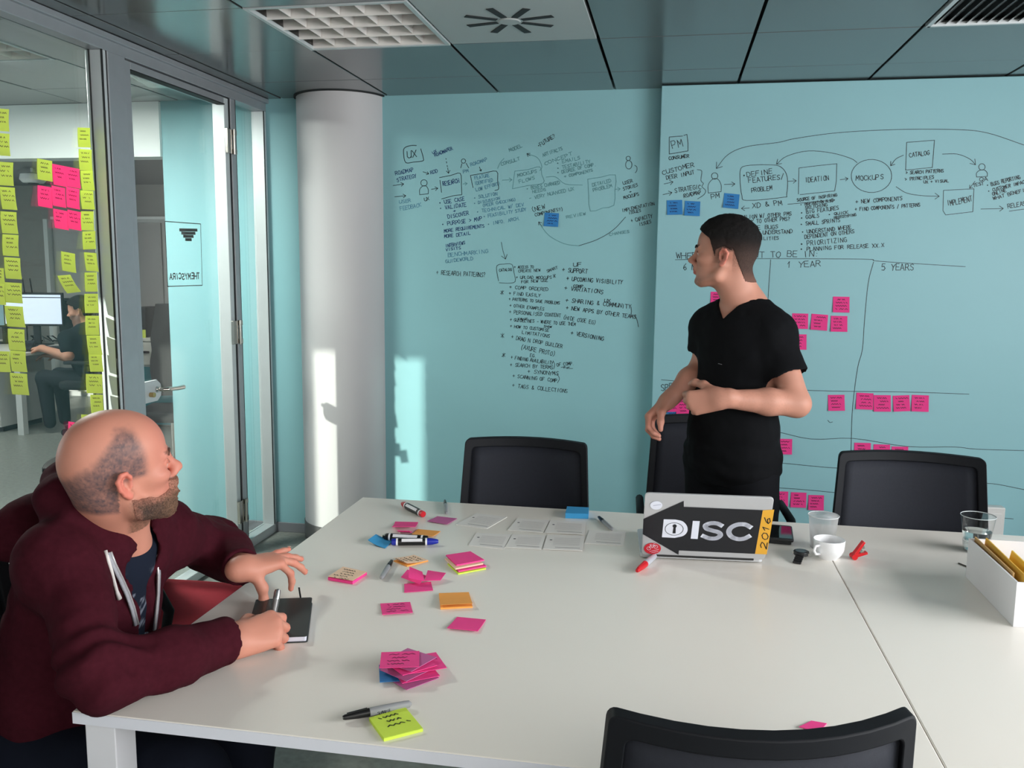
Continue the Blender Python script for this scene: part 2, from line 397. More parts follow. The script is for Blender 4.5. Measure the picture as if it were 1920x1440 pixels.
MB().box(XPART - .004, XPART + .0008, 4.258, 4.2625, .05, 2.362).box(XPART - .004, XPART + .0008, 4.5775, 4.582, .05, 2.362).build('gasket', dark_gap, w2)
d1 = bpy.data.objects.new('door_1', None); COL.objects.link(d1); struct(d1, 'glass door with lever handle and a black lettered sign'); d1.location = (XG, 3.76, 0)
MB().box(XG - .004, XG + .004, 3.386, 4.158, .012, 2.33).build('door_pane', glass, d1)
MB().box(-2.288, -2.222, 3.346, 3.388, .01, 2.356).build('stile', alu, d1, bevel=.003)
MB().box(-2.288, -2.222, 4.156, 4.196, .01, 2.356).build('stile', alu_pale, d1, bevel=.003)
MB().box(-2.288, -2.222, 3.388, 4.156, 2.326, 2.356).build('top_rail', alu, d1, bevel=.003)
MB().box(-2.288, -2.226, 3.388, 4.156, .01, .05).build('bottom_rail', alu_pale, d1, bevel=.003)
MB().box(-2.26, -2.219, 3.3415, 3.3455, 0, 2.36).box(-2.26, -2.224, 4.1965, 4.2135, 0, 2.36).box(-2.26, -2.219, 3.388, 4.156, 2.3205, 2.3255).build('gasket', dark_gap, d1)
for z in (2.147, 1.187, .236):
    hg = MB().box(-2.221, -2.205, 4.15, 4.196, z - .06, z + .06).build('hinge', chrome, d1, bevel=.002)
    MB().cyl((-2.2, 4.205, z - .062), (-2.2, 4.205, z + .062), .0075, 12).box(-2.212, -2.2, 4.205, 4.235, z - .06, z - .035).box(-2.212, -2.2, 4.205, 4.235, z + .035, z + .06).build('hinge_pin', chrome, hg, smooth='auto')
# lock plate, cylinder, lever
zc = .965
pl = []
for y, z in ((3.43, .925), (3.535, .925), (3.562, .945), (3.568, .968), (3.562, 1.0), (3.535, 1.02), (3.43, 1.02)): pl.append((XG + .005, y, z))
hp = MB().prism(pl, (.016, 0, 0)).build('lock_plate', alu_pale, d1, bevel=.003)
MB().cyl((XG + .02, 3.478, zc - .005), (XG + .042, 3.478, zc - .005), .011, 14).build('lock_cylinder', mat('brass', (190, 160, 110), .25, metal=1), hp, smooth='auto')
MB().tube([(XG + .02, 3.531, zc + .012), (XG + .055, 3.533, zc + .012), (XG + .066, 3.543, zc + .012), (XG + .066, 3.588, zc + .009), (XG + .06, 3.638, zc + .004), (XG + .06, 3.683, zc + .004)], [.009, .009, .0095, .0095, .01, .0105], 12).build('lever', chrome, hp, smooth='auto')
MB().lathe([(.014, 0), (.014, .006), (.0095, .008)], (XG + .02, 3.531, zc + .012), 16, 'x').build('rosette', chrome, hp, smooth='auto')
# ================================================================ open office behind the glass
black_plastic = mat('black_plastic', (24, 25, 28), 0.45, var=.1)
desk_white = mat('white_desk_laminate', (214, 212, 206), .45, var=.01)
pale_grey = mat('pale_grey_metal', (196, 197, 196), .5, var=.02)
screen_white = mat('lit_white_screen', (206, 214, 240), .4, emit=.5)
yel_n = mat('yellow_note_paper', (214, 226, 92), .8, var=.03, scale=20)
t = thing('office_desk', 'white office desk with a pale metal leg behind the glass', 'desk', (-6.5, 7.3, 0))
MB().box(-7.9, -5.62, 6.75, 7.95, .71, .74).build('desk_top', desk_white, t, bevel=.004)
for x, y in ((-5.7, 6.82), (-5.7, 7.88), (-7.8, 6.82), (-7.8, 7.88)):
    MB().box(x - .03, x + .03, y - .03, y + .03, 0, .71).build('leg', pale_grey, t)
t = thing('drawer_pedestal', 'pale drawer pedestal with round knobs under the office desk', 'cabinet', (-6.15, 7.1, 0))
MB().box(-6.4, -5.95, 6.85, 7.45, .05, .69).build('body', pale_grey, t)
for z0, z1 in ((.06, .24), (.26, .44), (.46, .67)):
    dr = MB().box(-6.39, -5.96, 6.835, 6.849, z0, z1).build('drawer', desk_white, t, bevel=.003)
    MB().lathe([(.008, 0), (.013, -.012), (0, -.02)], (-6.12, 6.835, (z0 + z1) / 2), 12, 'y').build('knob', chrome, dr, smooth=True)
MB().box(-6.38, -5.97, 6.9, 7.4, 0, .05).build('plinth', black_plastic, t)
def monitor(label, c, w, h, rz, face, lit=True):
    t = thing('computer_monitor', label, 'monitor', (c[0], c[1], .74), rz)
    zc = c[2] - .74
    MB().box(-w / 2, w / 2, 0, .04, zc - h / 2, zc + h / 2).build('housing', black_plastic, t, bevel=.004, world=False)
    sc = MB().box(-w / 2 + .015, w / 2 - .015, -.002, 0, zc - h / 2 + .02, zc + h / 2 - .02).build('screen', face, t, world=False)
    if lit: MB().box(-w / 2 + .015, w / 2 - .015, -.003, -.002, zc + h / 2 - .05, zc + h / 2 - .042).build('toolbar', black_plastic, sc, world=False)
    MB().box(-.03, .03, .04, .07, 0, zc).build('stand', black_plastic, t, world=False)
    MB().box(-.12, .12, -.05, .13, 0, .012).build('foot', black_plastic, t, bevel=.004, world=False)
    return t
p = onY(62, 580, 7.45); monitor('black monitor with a lit white screen on the office desk', p, .56, .32, .22, screen_white)
p = onY(148, 592, 7.75); monitor('dark switched-off monitor behind the man in black', p, .5, .34, -.1, mat('dark_screen', (16, 22, 26), .15), False)
p = onY(4, 585, 7.55); monitor('grey-blue monitor at the left edge of the frame', p, .3, .3, .3, mat('blue_grey_screen', (120, 150, 165), .4, emit=.25), False)
# stuff on the desk
t = thing('keyboard', 'dark keyboard on the office desk under the hands', 'keyboard', (*onZ(98, 653, .745)[:2], .74), .3)
MB().box(-.2, .2, -.07, .07, 0, .018).build('base', black_plastic, t, bevel=.004, world=False)
for r in range(4):
    MB().box(-.19, .19, -.058 + r * .03, -.034 + r * .03, .018, .024).build('key_row', mat('dark_keys', (45, 47, 50), .5), t, world=False)
rnd = random.Random(3)
cm = [mat('black_cable', (20, 20, 22), .5), mat('grey_cable', (150, 152, 150), .5)]
for k, (px, lab) in enumerate(((66, 'black cable curled beside the desk phone'), (84, 'grey cable looped on the desk below the white screen'), (100, 'black cable trailing off beside the office worker'))):
    a = onZ(px, 640, .75); pts = [a + np.array([.05 * math.sin(2.1 * i + k), .03 * i - .06, .004 + (.05 if i in (1, 2) else 0)]) for i in range(5)]
    tag(MB().tube(pts, .007, 6).build('cable', cm[k % 2], smooth=True), lab, 'cable')
t = thing('desk_phone', 'black desk phone standing among cables on the office desk', 'phone', (*onZ(44, 657, .745)[:2], .74), .4)
MB().prism([(-.08, -.09, 0), (-.08, .09, 0), (-.08, .09, .09), (-.08, -.09, .02)], (.16, 0, 0)).build('body', black_plastic, t, bevel=.005, world=False)
MB().tube([(-.06, -.06, .045), (-.06, 0, .085), (-.06, .07, .11)], .02, 8).build('handset', mat('grey_handset', (96, 104, 106), .5), t, smooth=True, world=False)
for i, (px, lab) in enumerate(((42, 'thin black antenna leaning behind the white screen'), (56, 'thin black upright antenna behind the white screen'))):
    a = onY(px + 4, 548, 7.8); b = onY(px, 522, 7.8)
    tag(MB().tube([(a[0], 7.8, .74), a, b], .006, 6).build('antenna', black_plastic), lab, 'antenna')
# tall storage at the far wall
t = thing('storage_wall', 'pale grey full-height cabinets along the far office wall', 'cabinet', (-6.5, 9.1, 0))
x0 = onY(104, 500, 9.0)[0]; x1 = XEND + .0
MB().box(x0, x1 - .02, 9.0, 9.28, 0, 2.02).build('carcass', pale_grey, t)
n = 6
for k in range(n):
    a = x0 + (x1 - .02 - x0) * k / n; b = x0 + (x1 - .02 - x0) * (k + 1) / n
    MB().box(a + .01, b - .01, 8.975, 8.999, .06, 1.98).build('cabinet_door', [mat('cabinet_front_a', (188, 186, 184), .5), mat('cabinet_front_b', (164, 160, 158), .5)][k % 2], t)
MB().box(x0 - .05, x0, 8.9, 9.28, 0, 2.02).build('end_panel', white_wall, t)
MB().box(x0, x1 - .02, 8.96, 9.28, 2.02, 2.05).build('cornice', mat('bright_edge', (240, 240, 240), .4), t)
# emergency light and detector on the office ceiling
p = onZ(288, 140, H - .03)
t = thing('emergency_light', 'white oblong emergency light on the office ceiling above the door', 'light', (p[0], p[1], H), .25)
MB().box(-.1, .1, -.16, .16, -.022, 0).build('base', white_wall, t, bevel=.006, world=False)
MB().prism([(-.1, -.16, -.022), (.1, -.16, -.022), (.075, -.16, -.06), (-.075, -.16, -.06)], (0, .32, 0)).build('diffuser', mat('milky_diffuser', (226, 232, 230), .25), t, bevel=.006, world=False)
p = onY(62, 333, 7.6)
t = thing('smoke_detector', 'small white detector hanging from the far office ceiling', 'detector', (p[0], 7.6, H))
MB().lathe([(.02, H), (.02, p[2] + .05), (.11, p[2] + .03), (.12, p[2] - .02), (.09, p[2] - .05), (0, p[2] - .055)], (p[0], 7.6, 0), 24).build('housing', white_wall, t, smooth='auto')
MB().lathe([(.05, p[2] - .056), (.05, p[2] - .062), (0, p[2] - .062)], (p[0], 7.6, 0), 16).build('sensor', black_plastic, t)

# low white cabinet with a turquoise bin front, seen through the door
p = onY(268, 634, 7.4)
t = thing('low_cabinet', 'white low cabinet seen through the glass door', 'cabinet', (p[0], 7.4, 0))
zt = p[2]
MB().box(p[0] - .5, p[0] + .35, 7.4, 7.9, zt - .03, zt).build('top', desk_white, t, bevel=.003)
MB().box(p[0] - .48, p[0] + .33, 7.42, 7.88, .02, zt - .03).build('body', pale_grey, t)
dr = MB().box(p[0] - .3, p[0] + .32, 7.40, 7.419, zt - .25, zt - .04).build('drawer', desk_white, t)
MB().box(p[0] - .02, p[0] + .06, 7.385, 7.4, zt - .14, zt - .12).build('handle', black_plastic, dr)
MB().box(p[0] - .3, p[0] + .32, 7.40, 7.419, .03, zt - .27).build('cabinet_door', mat('turquoise_laminate', (52, 128, 140), .4), t)
q = onY(266, 600, 7.5)
t = thing('desktop_computer', 'narrow black computer standing on the low white cabinet', 'computer', (q[0], 7.6, zt))
MB().box(q[0] - .08, q[0] + .04, 7.5, 7.75, zt, q[2] + .12).build('case', black_plastic, t, bevel=.006)
MB().lathe([(.02, 0), (.02, -.006), (0, -.006)], (q[0] - .02, 7.5, q[2] - .02), 12, 'y').build('power_button', alu, t)
tag(MB().box(q[0] + .0, q[0] + .07, 7.44, 7.446, zt, zt + .075).build('sticky_note', yel_n), 'tiny yellow note standing beside the narrow black computer', 'sticky note')
# ================================================================ marker writing and sticky notes
GL = {  # single-stroke capital letters on a 4 x 6 grid
 'A': '0,0 2,6 4,0|.8,2 3.2,2', 'B': '0,0 0,6 2.8,6 3.4,5 2.8,3.2 0,3.2|2.8,3.2 4,2 3.2,0 0,0', 'C': '4,5 2.6,6 .8,5.2 0,3 .8,.8 2.4,0 4,1',
 'D': '0,0 0,6 2.2,6 4,4 3.8,1.6 2,0 0,0', 'E': '3.6,6 0,6 0,0 3.8,0|0,3.1 3,3.1', 'F': '3.8,6 0,6 0,0|0,3.2 3,3.2', 'G': '3.8,5 2.4,6 .6,5 0,2.8 .8,.6 2.4,0 4,1 4,2.8 2.4,2.8',
 'H': '0,0 0,6|4,0 4,6|0,3 4,3', 'I': '1.6,0 1.8,6', 'J': '3,6 3,1.2 2,0 .6,.6', 'K': '0,0 0,6|3.8,6 0,2.6 4,0', 'L': '0,6 0,0 3.8,0', 'M': '0,0 .4,6 2,2 3.7,6 4,0',
 'N': '0,0 .2,6 3.8,0 4,6', 'O': '2,6 .4,4.8 0,2.6 1,.4 2.6,0 4,2 3.6,4.8 2,6', 'P': '0,0 0,6 2.8,6 3.8,4.6 2.6,2.8 0,2.8', 'Q': '2,6 .4,4.8 0,2.6 1,.4 2.6,0 4,2 3.6,4.8 2,6|2.4,1.6 4.2,-.4',
 'R': '0,0 0,6 2.8,6 3.6,4.6 2.6,3 0,3|1.6,3 4,0', 'S': '3.8,5.2 2.4,6 .6,5.2 .6,3.8 3.4,2.4 3.6,.8 2,0 0,.8', 'T': '0,6 4,6|2,6 2,0', 'U': '0,6 0,1.4 1.4,0 3,.4 4,2|4,6 4,0', 'V': '0,6 1.9,0 4,6',
 'W': '0,6 1,0 2,4.4 3,0 4,6', 'X': '0,0 4,6|0,6 4,0', 'Y': '0,6 2,3 4,6|2,3 1.6,0', 'Z': '0,6 4,6 0,0 4,0', '0': '2,6 .4,4.8 0,2.6 1,.4 2.6,0 4,2 3.6,4.8 2,6', '1': '.8,3.6 2.6,6 1.8,0', '2': '.2,4.8 1.6,6 3.6,5 3,3 0,0 4,0',
 '5': '3.8,6 .8,6 .4,3.4 2.4,3.8 3.8,2 2.4,0 .2,.4', '6': '3.2,6 1,3.8 .2,1.6 1.8,0 3.6,1.2 2.6,3 .4,2', '?': '.4,4.8 1.6,6 3.4,5 3,3.6 1.8,2.6 1.8,1.6|1.7,.2 1.9,0', '!': '2,6 1.8,1.8|1.8,.3 1.9,0', '.': '1.2,.3 1.7,0', ':': '1.4,4 1.8,3.8|1.2,1 1.6,.8',
 '+': '0,3 4,3.2|2,5 2,1', '-': '.4,3 3.6,3.1', '/': '.4,-.6 3.6,6.6', '(': '3,7 1.4,4.4 1.4,1.6 3,-1', ')': '1,7 2.6,4.4 2.6,1.6 1,-1', '&': '4,.2 .8,4.4 1.6,6 2.8,5 .4,1.8 1.2,0 3,.6 3.8,2.2', '*': '.4,1 3.6,5|.4,5 3.6,1|2,.4 2,5.6', '>': '.4,5 3.6,3 .4,1', '<': '3.6,5 .4,3 3.6,1', ',': '1.4,.4 1,-1', "'": '2,6 1.8,4.6', '~': '1,2.6 1.8,3.4 2.4,2.6 1.6,2 1,2.8',
}
GL = {k: [[tuple(float(v) for v in p.split(',')) for p in st.split()] for st in g.split('|')] for k, g in GL.items()}
hand = random.Random(11)
def text_px(txt, x0, y0, x1, y1, cap, jit=.35):
    """polylines in photo pixels for hand lettering along the baseline (x0,y0)-(x1,y1)"""
    n = len(txt); d = np.array([x1 - x0, y1 - y0], float); L = np.linalg.norm(d)
    ex = d / L; ey = np.array([ex[1], -ex[0]]) if ex[0] > 0 else np.array([-ex[1], ex[0]])
    ad = L / n; out = []
    for i, ch in enumerate(txt):
        if ch == ' ': continue
        bx = hand.uniform(-.06, .06) * ad; by = hand.uniform(-.08, .08) * cap; sl = hand.uniform(-.06, .12)
        for st in GL.get(ch, GL['~']):
            out.append([np.array([x0, y0]) + ex * (i * ad + bx + ad * .8 * (gx + hand.uniform(-jit, jit) * .5 + sl * gy) / 4) + ey * (by + cap * (gy + hand.uniform(-jit, jit) * .5) / 6) for gx, gy in st])
    return out
def arrow_px(pts, hs=5.0):
    p = np.array(pts[-1], float); d = p - np.array(pts[-2], float); d /= np.linalg.norm(d); s = np.array([-d[1], d[0]])
    return [[np.array(q, float) for q in pts], [p - d * hs + s * hs * .7, p, p - d * hs - s * hs * .7]]
def smooth_px(pts, n=5, closed=False):
    P = [np.array(p, float) for p in pts]
    if closed: P = [P[-1]] + P + [P[0], P[1]]
    else: P = [2 * P[0] - P[1]] + P + [2 * P[-1] - P[-2]]
    out = []
    for i in range(1, len(P) - 2):
        for k in range(n):
            t = k / n; a, b, c, d = P[i - 1], P[i], P[i + 1], P[i + 2]
            out.append(.5 * (2 * b + (c - a) * t + (2 * a - 5 * b + 4 * c - d) * t * t + (3 * b - a - 3 * c + d) * t ** 3))
    out.append(P[-2]); return out
def circle_px(cx, cy, rx, ry=None, n=18): return [np.array([cx + rx * math.cos(t), cy - (ry or rx) * math.sin(t)]) for t in np.linspace(.4, 2 * math.pi + .5, n)]
def ribbon(mb, poly3, w, nrm):
    """flat pen stroke of width w through 3d points"""
    nrm = np.array(nrm, float)
    P = [np.array(p, float) for p in poly3]
    for a, b in zip(P[:-1], P[1:]):
        d = b - a; L = np.linalg.norm(d)
        if L < 1e-6: continue
        d /= L; s = np.cross(nrm, d); s /= np.linalg.norm(s); e = d * w * .3
        mb.add([a - e - s * w / 2, b + e - s * w / 2, b + e + s * w / 2, a - e + s * w / 2], [(0, 1, 2, 3)])
def strokes(polys, proj, w, nrm, name, material, parent):
    m = MB(); nrm = np.array(nrm, float)
    for i, pl in enumerate(polys):
        off = nrm * (.0006 + .00012 * (i % 6))
        ribbon(m, [proj(p[0], p[1]) + off for p in pl], w, nrm)
    return m.build(name, material, parent)
ink_b = mat('black_marker_ink', (22, 34, 42), .5)
ink_f = mat('faded_black_marker_ink', (94, 146, 152), .5)
ink_n = mat('navy_marker_ink', (30, 66, 116), .5)
ink_nf = mat('faded_navy_marker_ink', (80, 136, 162), .5)
WALL = lambda x, y: onY(x, y, D)
PANEL = lambda x, y: onY(x, y, DP)
FRONT = (0, -1, 0)
def wall_text(parent, proj, name, lines, material, w=.0042, extra=()):
    P = []
    for l in lines: P += text_px(*l)
    P += list(extra)
    return strokes(P, proj, w, FRONT, name, material, parent)
def person_px(cx, cy, r, bw, bh): return [circle_px(cx, cy, r), smooth_px([(cx - bw, cy + r + bh), (cx - bw, cy + r + bh * .4), (cx - bw * .3, cy + r), (cx + bw * .5, cy + r), (cx + bw, cy + r + bh * .4), (cx + bw, cy + r + bh * .9)], 3), [(cx - bw, cy + r + bh), (cx + bw, cy + r + bh * .9)]]
V = np.array
# --- left wall, first diagram
wall_text(wb, WALL, 'title_box', [('UX', 764, 297, 783, 294, 13)], ink_b, .0036, [smooth_px([(781, 273), (770, 273), (758, 278), (757, 290), (761, 305), (775, 304), (792, 302), (794, 297), (789, 279)], 3)])
wall_text(wb, WALL, 'diagram_notes', [('ROADMAP', 742, 329, 777, 321, 7), ('STRATEGY', 745, 341, 782, 333, 7), ('RDD', 808, 327, 822, 323, 6), ('ROADMAPER', 816, 294, 850, 280, 6), ('UX', 812, 289, 820, 285, 5), ('RESEARCH', 831, 349, 862, 342, 8),
    ('~ USE CASE', 824, 384, 872, 376, 7), ('~ VALIDATE', 825, 394, 876, 387, 7), ('+', 850, 399, 856, 398, 5), ('DISCOVER', 840, 410, 880, 402, 7), ('~ PURPOSE > MVP', 829, 424, 905, 413, 7), ('MORE REQUIREMENTS', 833, 436, 909, 426, 6), ('MORE DETAIL', 833, 446, 883, 440, 6), ('INTERVIEWS', 836, 464, 873, 458, 6), ('VISITS', 836, 471, 865, 467, 5)], ink_n, .003)
wall_text(wb, WALL, 'diagram_boxes', [('UX', 796, 377, 806, 375, 6)], ink_b, .003,
    arrow_px([(737, 348), (757, 345)]) + arrow_px([(740, 369), (761, 367)]) + person_px(795, 343, 6, 8, 16) + arrow_px([(809, 355), (821, 353)]) + arrow_px([(793, 322), (804, 326)], 4) + [[(836, 297), (836.6, 299)], [(837, 303), (837.6, 306)], [(838.4, 310), (839, 313)]] + arrow_px([(839.5, 315), (841, 325)], 5)
    + [smooth_px([(824, 333), (845, 329), (863, 325), (865, 345), (866, 365)], 3), [(825, 338), (828, 361)], [(866, 365), (850, 367), (828, 373)]] + [smooth_px([(882, 329), (906, 325), (931, 321), (933, 338), (935, 354), (928, 357)], 3), [(882, 329), (887, 352)]] + arrow_px([(899, 313), (902, 321)], 3) + [circle_px(869, 302, 4), [(874, 306), (879, 315)], [(866, 307), (864, 315)]])
wall_text(wb, WALL, 'faded_notes', [('USER', 749, 382, 772, 378, 6), ('FEEDBACK', 751, 395, 791, 387, 7), ('PM', 869, 325, 880, 323, 6), ('ROADMAP', 883, 312, 915, 301, 6), ('FEATURE', 891, 337, 919, 331, 6), ('IDENTIFIED', 891, 347, 925, 340, 6), ('LOW EFFORT!', 893, 359, 940, 346, 6), ('~ SOLUTION', 889, 374, 933, 366, 6), ('~ DISCUSSION', 889, 384, 938, 374, 5), ('(PEER CHECKING)', 905, 388, 968, 376, 5),
    ('~ TECHNICAL W/ DEV', 894, 400, 983, 386, 6), ('~ FEASIBILITY STUDY', 907, 409, 988, 395, 6), ('~ INFO. ARCH.', 915, 423, 977, 412, 6), ('BENCHMARKING', 840, 482, 916, 474, 7), ('GUIDEWORLD', 836, 493, 888, 487, 6)], ink_nf, .0028)
wall_text(wb, WALL, 'faded_notes', [('ARTIFACTS', 1018, 294, 1056, 281, 6), ('CONCEPT', 1022, 310, 1075, 290, 6), ('~ EMAILS', 1044, 309, 1089, 298, 6), ('~ TESTABILITY', 1045, 319, 1108, 305, 6), ('~ DEGREE OF COMP.', 1045, 327, 1119, 311, 6), ('+ COMPONENTS', 1058, 334, 1113, 321, 5), ('MOCKUPS', 971, 332, 1008, 323, 6), ('FLOWS', 974, 344, 1004, 335, 6),
    ('~ BOXES CHANGED', 988, 357, 1051, 345, 6), ('NEEDS', 999, 362, 1025, 357, 5), ('- VERY NUANCED UX', 993, 375, 1077, 357, 6), ('DETAILED', 1111, 350, 1147, 341, 6), ('PROBLEM', 1113, 360, 1149, 350, 6), ('MODEL', 956, 285, 981, 275, 6), ('CONSULT', 940, 311, 976, 300, 6), ('CHANGES', 1143, 442, 1181, 436, 5), ('REVIEW', 1063, 410, 1100, 402, 5)], ink_f, .003,
    [[(965, 322), (961, 354)], smooth_px([(965, 321), (990, 318), (1012, 313), (1016, 328), (1019, 343), (990, 348), (961, 354)], 3), smooth_px([(1102, 336), (1128, 332), (1154, 328), (1153, 356), (1151, 385), (1130, 390), (1107, 396), (1104, 366), (1102, 336)], 2), smooth_px([(1012, 420), (1030, 442), (1058, 457), (1085, 461)], 4), smooth_px([(1024, 332), (1042, 332), (1060, 345), (1092, 347)], 4), smooth_px([(991, 289), (1008, 296), (1016, 312), (1012, 320)], 4)] + arrow_px([(868, 345), (876, 344)], 4) + arrow_px([(942, 338), (960, 337)], 5) + arrow_px([(1154, 355), (1163, 354)], 5) + [smooth_px([(933, 316), (938, 305), (945, 297)], 3)])
wall_text(wb, WALL, 'side_notes', [('~FUTURE?', 1010, 277, 1043, 256, 7), ('USER', 1169, 347, 1188, 341, 6), ('STORIES', 1169, 357, 1197, 349, 6), ('+', 1180, 362, 1185, 361, 4), ('MOCKUPS', 1170, 374, 1199, 366, 6), ('IMPLEMENTATION', 1167, 398, 1228, 384, 6), ('ISSUES', 1179, 402, 1203, 397, 5), ('+ CAPACITY', 1184, 418, 1224, 408, 7), ('ISSUES', 1199, 424, 1222, 418, 6), ('(NEW', 998, 398, 1023, 390, 8), ('COMPONENTS?)', 1004, 406, 1057, 394, 6)], ink_b, .0026,
    [circle_px(1178, 297, 4), circle_px(1179, 309, 6, 8), smooth_px([(1190, 310), (1194, 313), (1194, 320), (1191, 324)], 3)] + arrow_px([(1016, 424), (1010, 416)], 5) + [smooth_px([(1085, 461), (1120, 449), (1150, 431), (1173, 407)], 5)] + arrow_px([(994, 292), (988, 288)], 5))
# --- left wall, the list
wall_text(wb, WALL, 'handwritten_list', [('+ RESEARCH PATTERNS?', 818, 515, 911, 519, 8), ('CATALOG', 936, 509, 960, 508, 5), ('+ ACCESS TO', 964, 503, 1001, 503, 5), ('CREATE NEW', 972, 511, 1014, 509, 5), ('SMART', 1026, 511, 1047, 503, 5), ('+ UPLOAD MOCKUPS', 967, 523, 1035, 523, 5.5), ('FOR NEW USE', 978, 531, 1028, 528, 5),
    ('+ COMP ORDERED', 955, 541, 1029, 546, 6), ('+ FIND EASILY', 954, 553, 1014, 557, 6), ('+ PATTERNS TO SAVE PROBLEMS', 954, 563, 1050, 571, 5.5), ('+ OTHER EXAMPLES', 955, 575, 1021, 582, 5.5), ('+ PERSONALISED CONTENT', 955, 588, 1052, 595, 6.5), ('(HIDE CODE EG)', 1056, 598, 1117, 609, 7), ('+ GUIDELINES - WHERE TO USE THEM', 956, 602, 1080, 611, 6), ('VALUE', 971, 600, 990, 600, 4), ('SHOW', 1020, 614, 1035, 615, 4),
    ('+ HOW TO CUSTOMISE', 956, 614, 1030, 622, 5.5), ('LIMITATIONS', 979, 626, 1031, 633, 6), ('+ DRAG N DROP BUILDER', 958, 635, 1055, 653, 7), ('(AXURE PROTO)', 976, 654, 1041, 668, 8), ('EG.', 994, 669, 1007, 670, 6), ('+ FINDING AVAILABILITY', 958, 673, 1037, 684, 6.5), ('OF COMP.', 1044, 687, 1078, 684, 6), ('+ SEARCH BY TERMS', 956, 687, 1037, 692, 6.5), ('+ SYNONYMS', 989, 700, 1048, 704, 7), ('+ SCANNING OF COMP', 961, 708, 1045, 717, 6.5), ('+ TAGS & COLLECTIONS', 960, 726, 1065, 737, 7),
    ('*', 937, 552, 946, 552, 9), ('*', 939, 634, 948, 634, 10), ('*', 940, 671, 949, 671, 9), ('*', 1036, 522, 1044, 521, 8)], ink_b, .0024,
    arrow_px([(940, 454), (943, 470), (948, 486)], 8) + [smooth_px([(935, 527), (932, 512), (932, 498), (946, 495), (960, 496), (964, 512), (966, 528), (952, 531), (936, 530)], 3), smooth_px([(1037, 676), (1040, 684), (1038, 692)], 3), smooth_px([(1045, 702), (1049, 710), (1045, 718)], 3), [(1052, 689), (1060, 687), (1056, 690), (1068, 688), (1062, 691), (1074, 691)]])
wall_text(wb, WALL, 'handwritten_list', [('UF', 1075, 500, 1093, 499, 7), ('+ SUPPORT', 1054, 510, 1102, 513, 8), ('+ UPCOMING VISIBILITY', 1062, 526, 1168, 533, 7.5), ('COMP.', 1075, 539, 1099, 539, 5), ('+ VARIATIONS', 1058, 544, 1132, 551, 7.5), ('UX', 1133, 567, 1146, 567, 6), ('+ SHARING & COMMUNITY', 1060, 566, 1184, 579, 7.5), ('+ NEW APPS BY OTHER TEAMS', 1061, 580, 1193, 598, 7), ('+ VERSIONING', 1070, 628, 1132, 639, 7.5)], ink_b, .003,
    [smooth_px([(1183, 575), (1184, 584), (1183, 590)], 3), smooth_px([(1191, 592), (1195, 602), (1197, 613)], 3)])
# --- raised panel, diagram
wall_text(wp, PANEL, 'title_box', [('PM', 1261, 279, 1282, 273, 14), ('CONSUMER', 1254, 300, 1293, 295, 6)], ink_b, .0029, [[(1280, 255), (1255, 257)], [(1255, 257), (1255, 289), (1290, 283), (1290, 268), (1288, 252), (1282, 254)]])
wall_text(wp, PANEL, 'diagram_notes', [('CUSTOMER', 1243, 328, 1303, 312, 8), ('DEER INPUT', 1250, 337, 1303, 326, 7), ('STRATEGIC', 1266, 361, 1316, 354, 8), ('ROADMAP', 1283, 371, 1316, 363, 7), ('PM', 1334, 373, 1351, 371, 9), ('~DEFINE', 1393, 333, 1450, 325, 9), ('FEATURES/', 1404, 343, 1472, 335, 9), ('PROBLEM', 1409, 361, 1449, 356, 8), ('IDEATION', 1510, 342, 1555, 337, 9), ('MOCKUPS', 1605, 339, 1658, 336, 9), ('CATALOG', 1705, 295, 1744, 290, 8), ('> SEARCH PATTERNS', 1698, 327, 1770, 323, 6), ('> PRINCIPLES', 1697, 339, 1752, 335, 6), ('UX + VISUAL', 1732, 344, 1780, 341, 5), ('QA', 1836, 340, 1854, 338, 7), ('TEST', 1825, 351, 1846, 346, 6), ('IMPLEMENT', 1777, 386, 1824, 377, 10),
    ('+ NEW COMPONENTS', 1604, 382, 1693, 375, 7), ('+ FIND COMPONENTS / PATTERNS', 1603, 396, 1726, 387, 6.5), ('~ BUGS REPORTING', 1851, 351, 1914, 335, 7), ('~ CUSTOMER IMPACT', 1853, 361, 1926, 343, 6), ('ONLINE', 1861, 367, 1888, 359, 6), ('WHAT BENEFIT', 1863, 375, 1928, 357, 6), ('RELEASE', 1890, 391, 1930, 384, 8), ('XD & PM', 1411, 391, 1468, 384, 9)], ink_b, .0028)
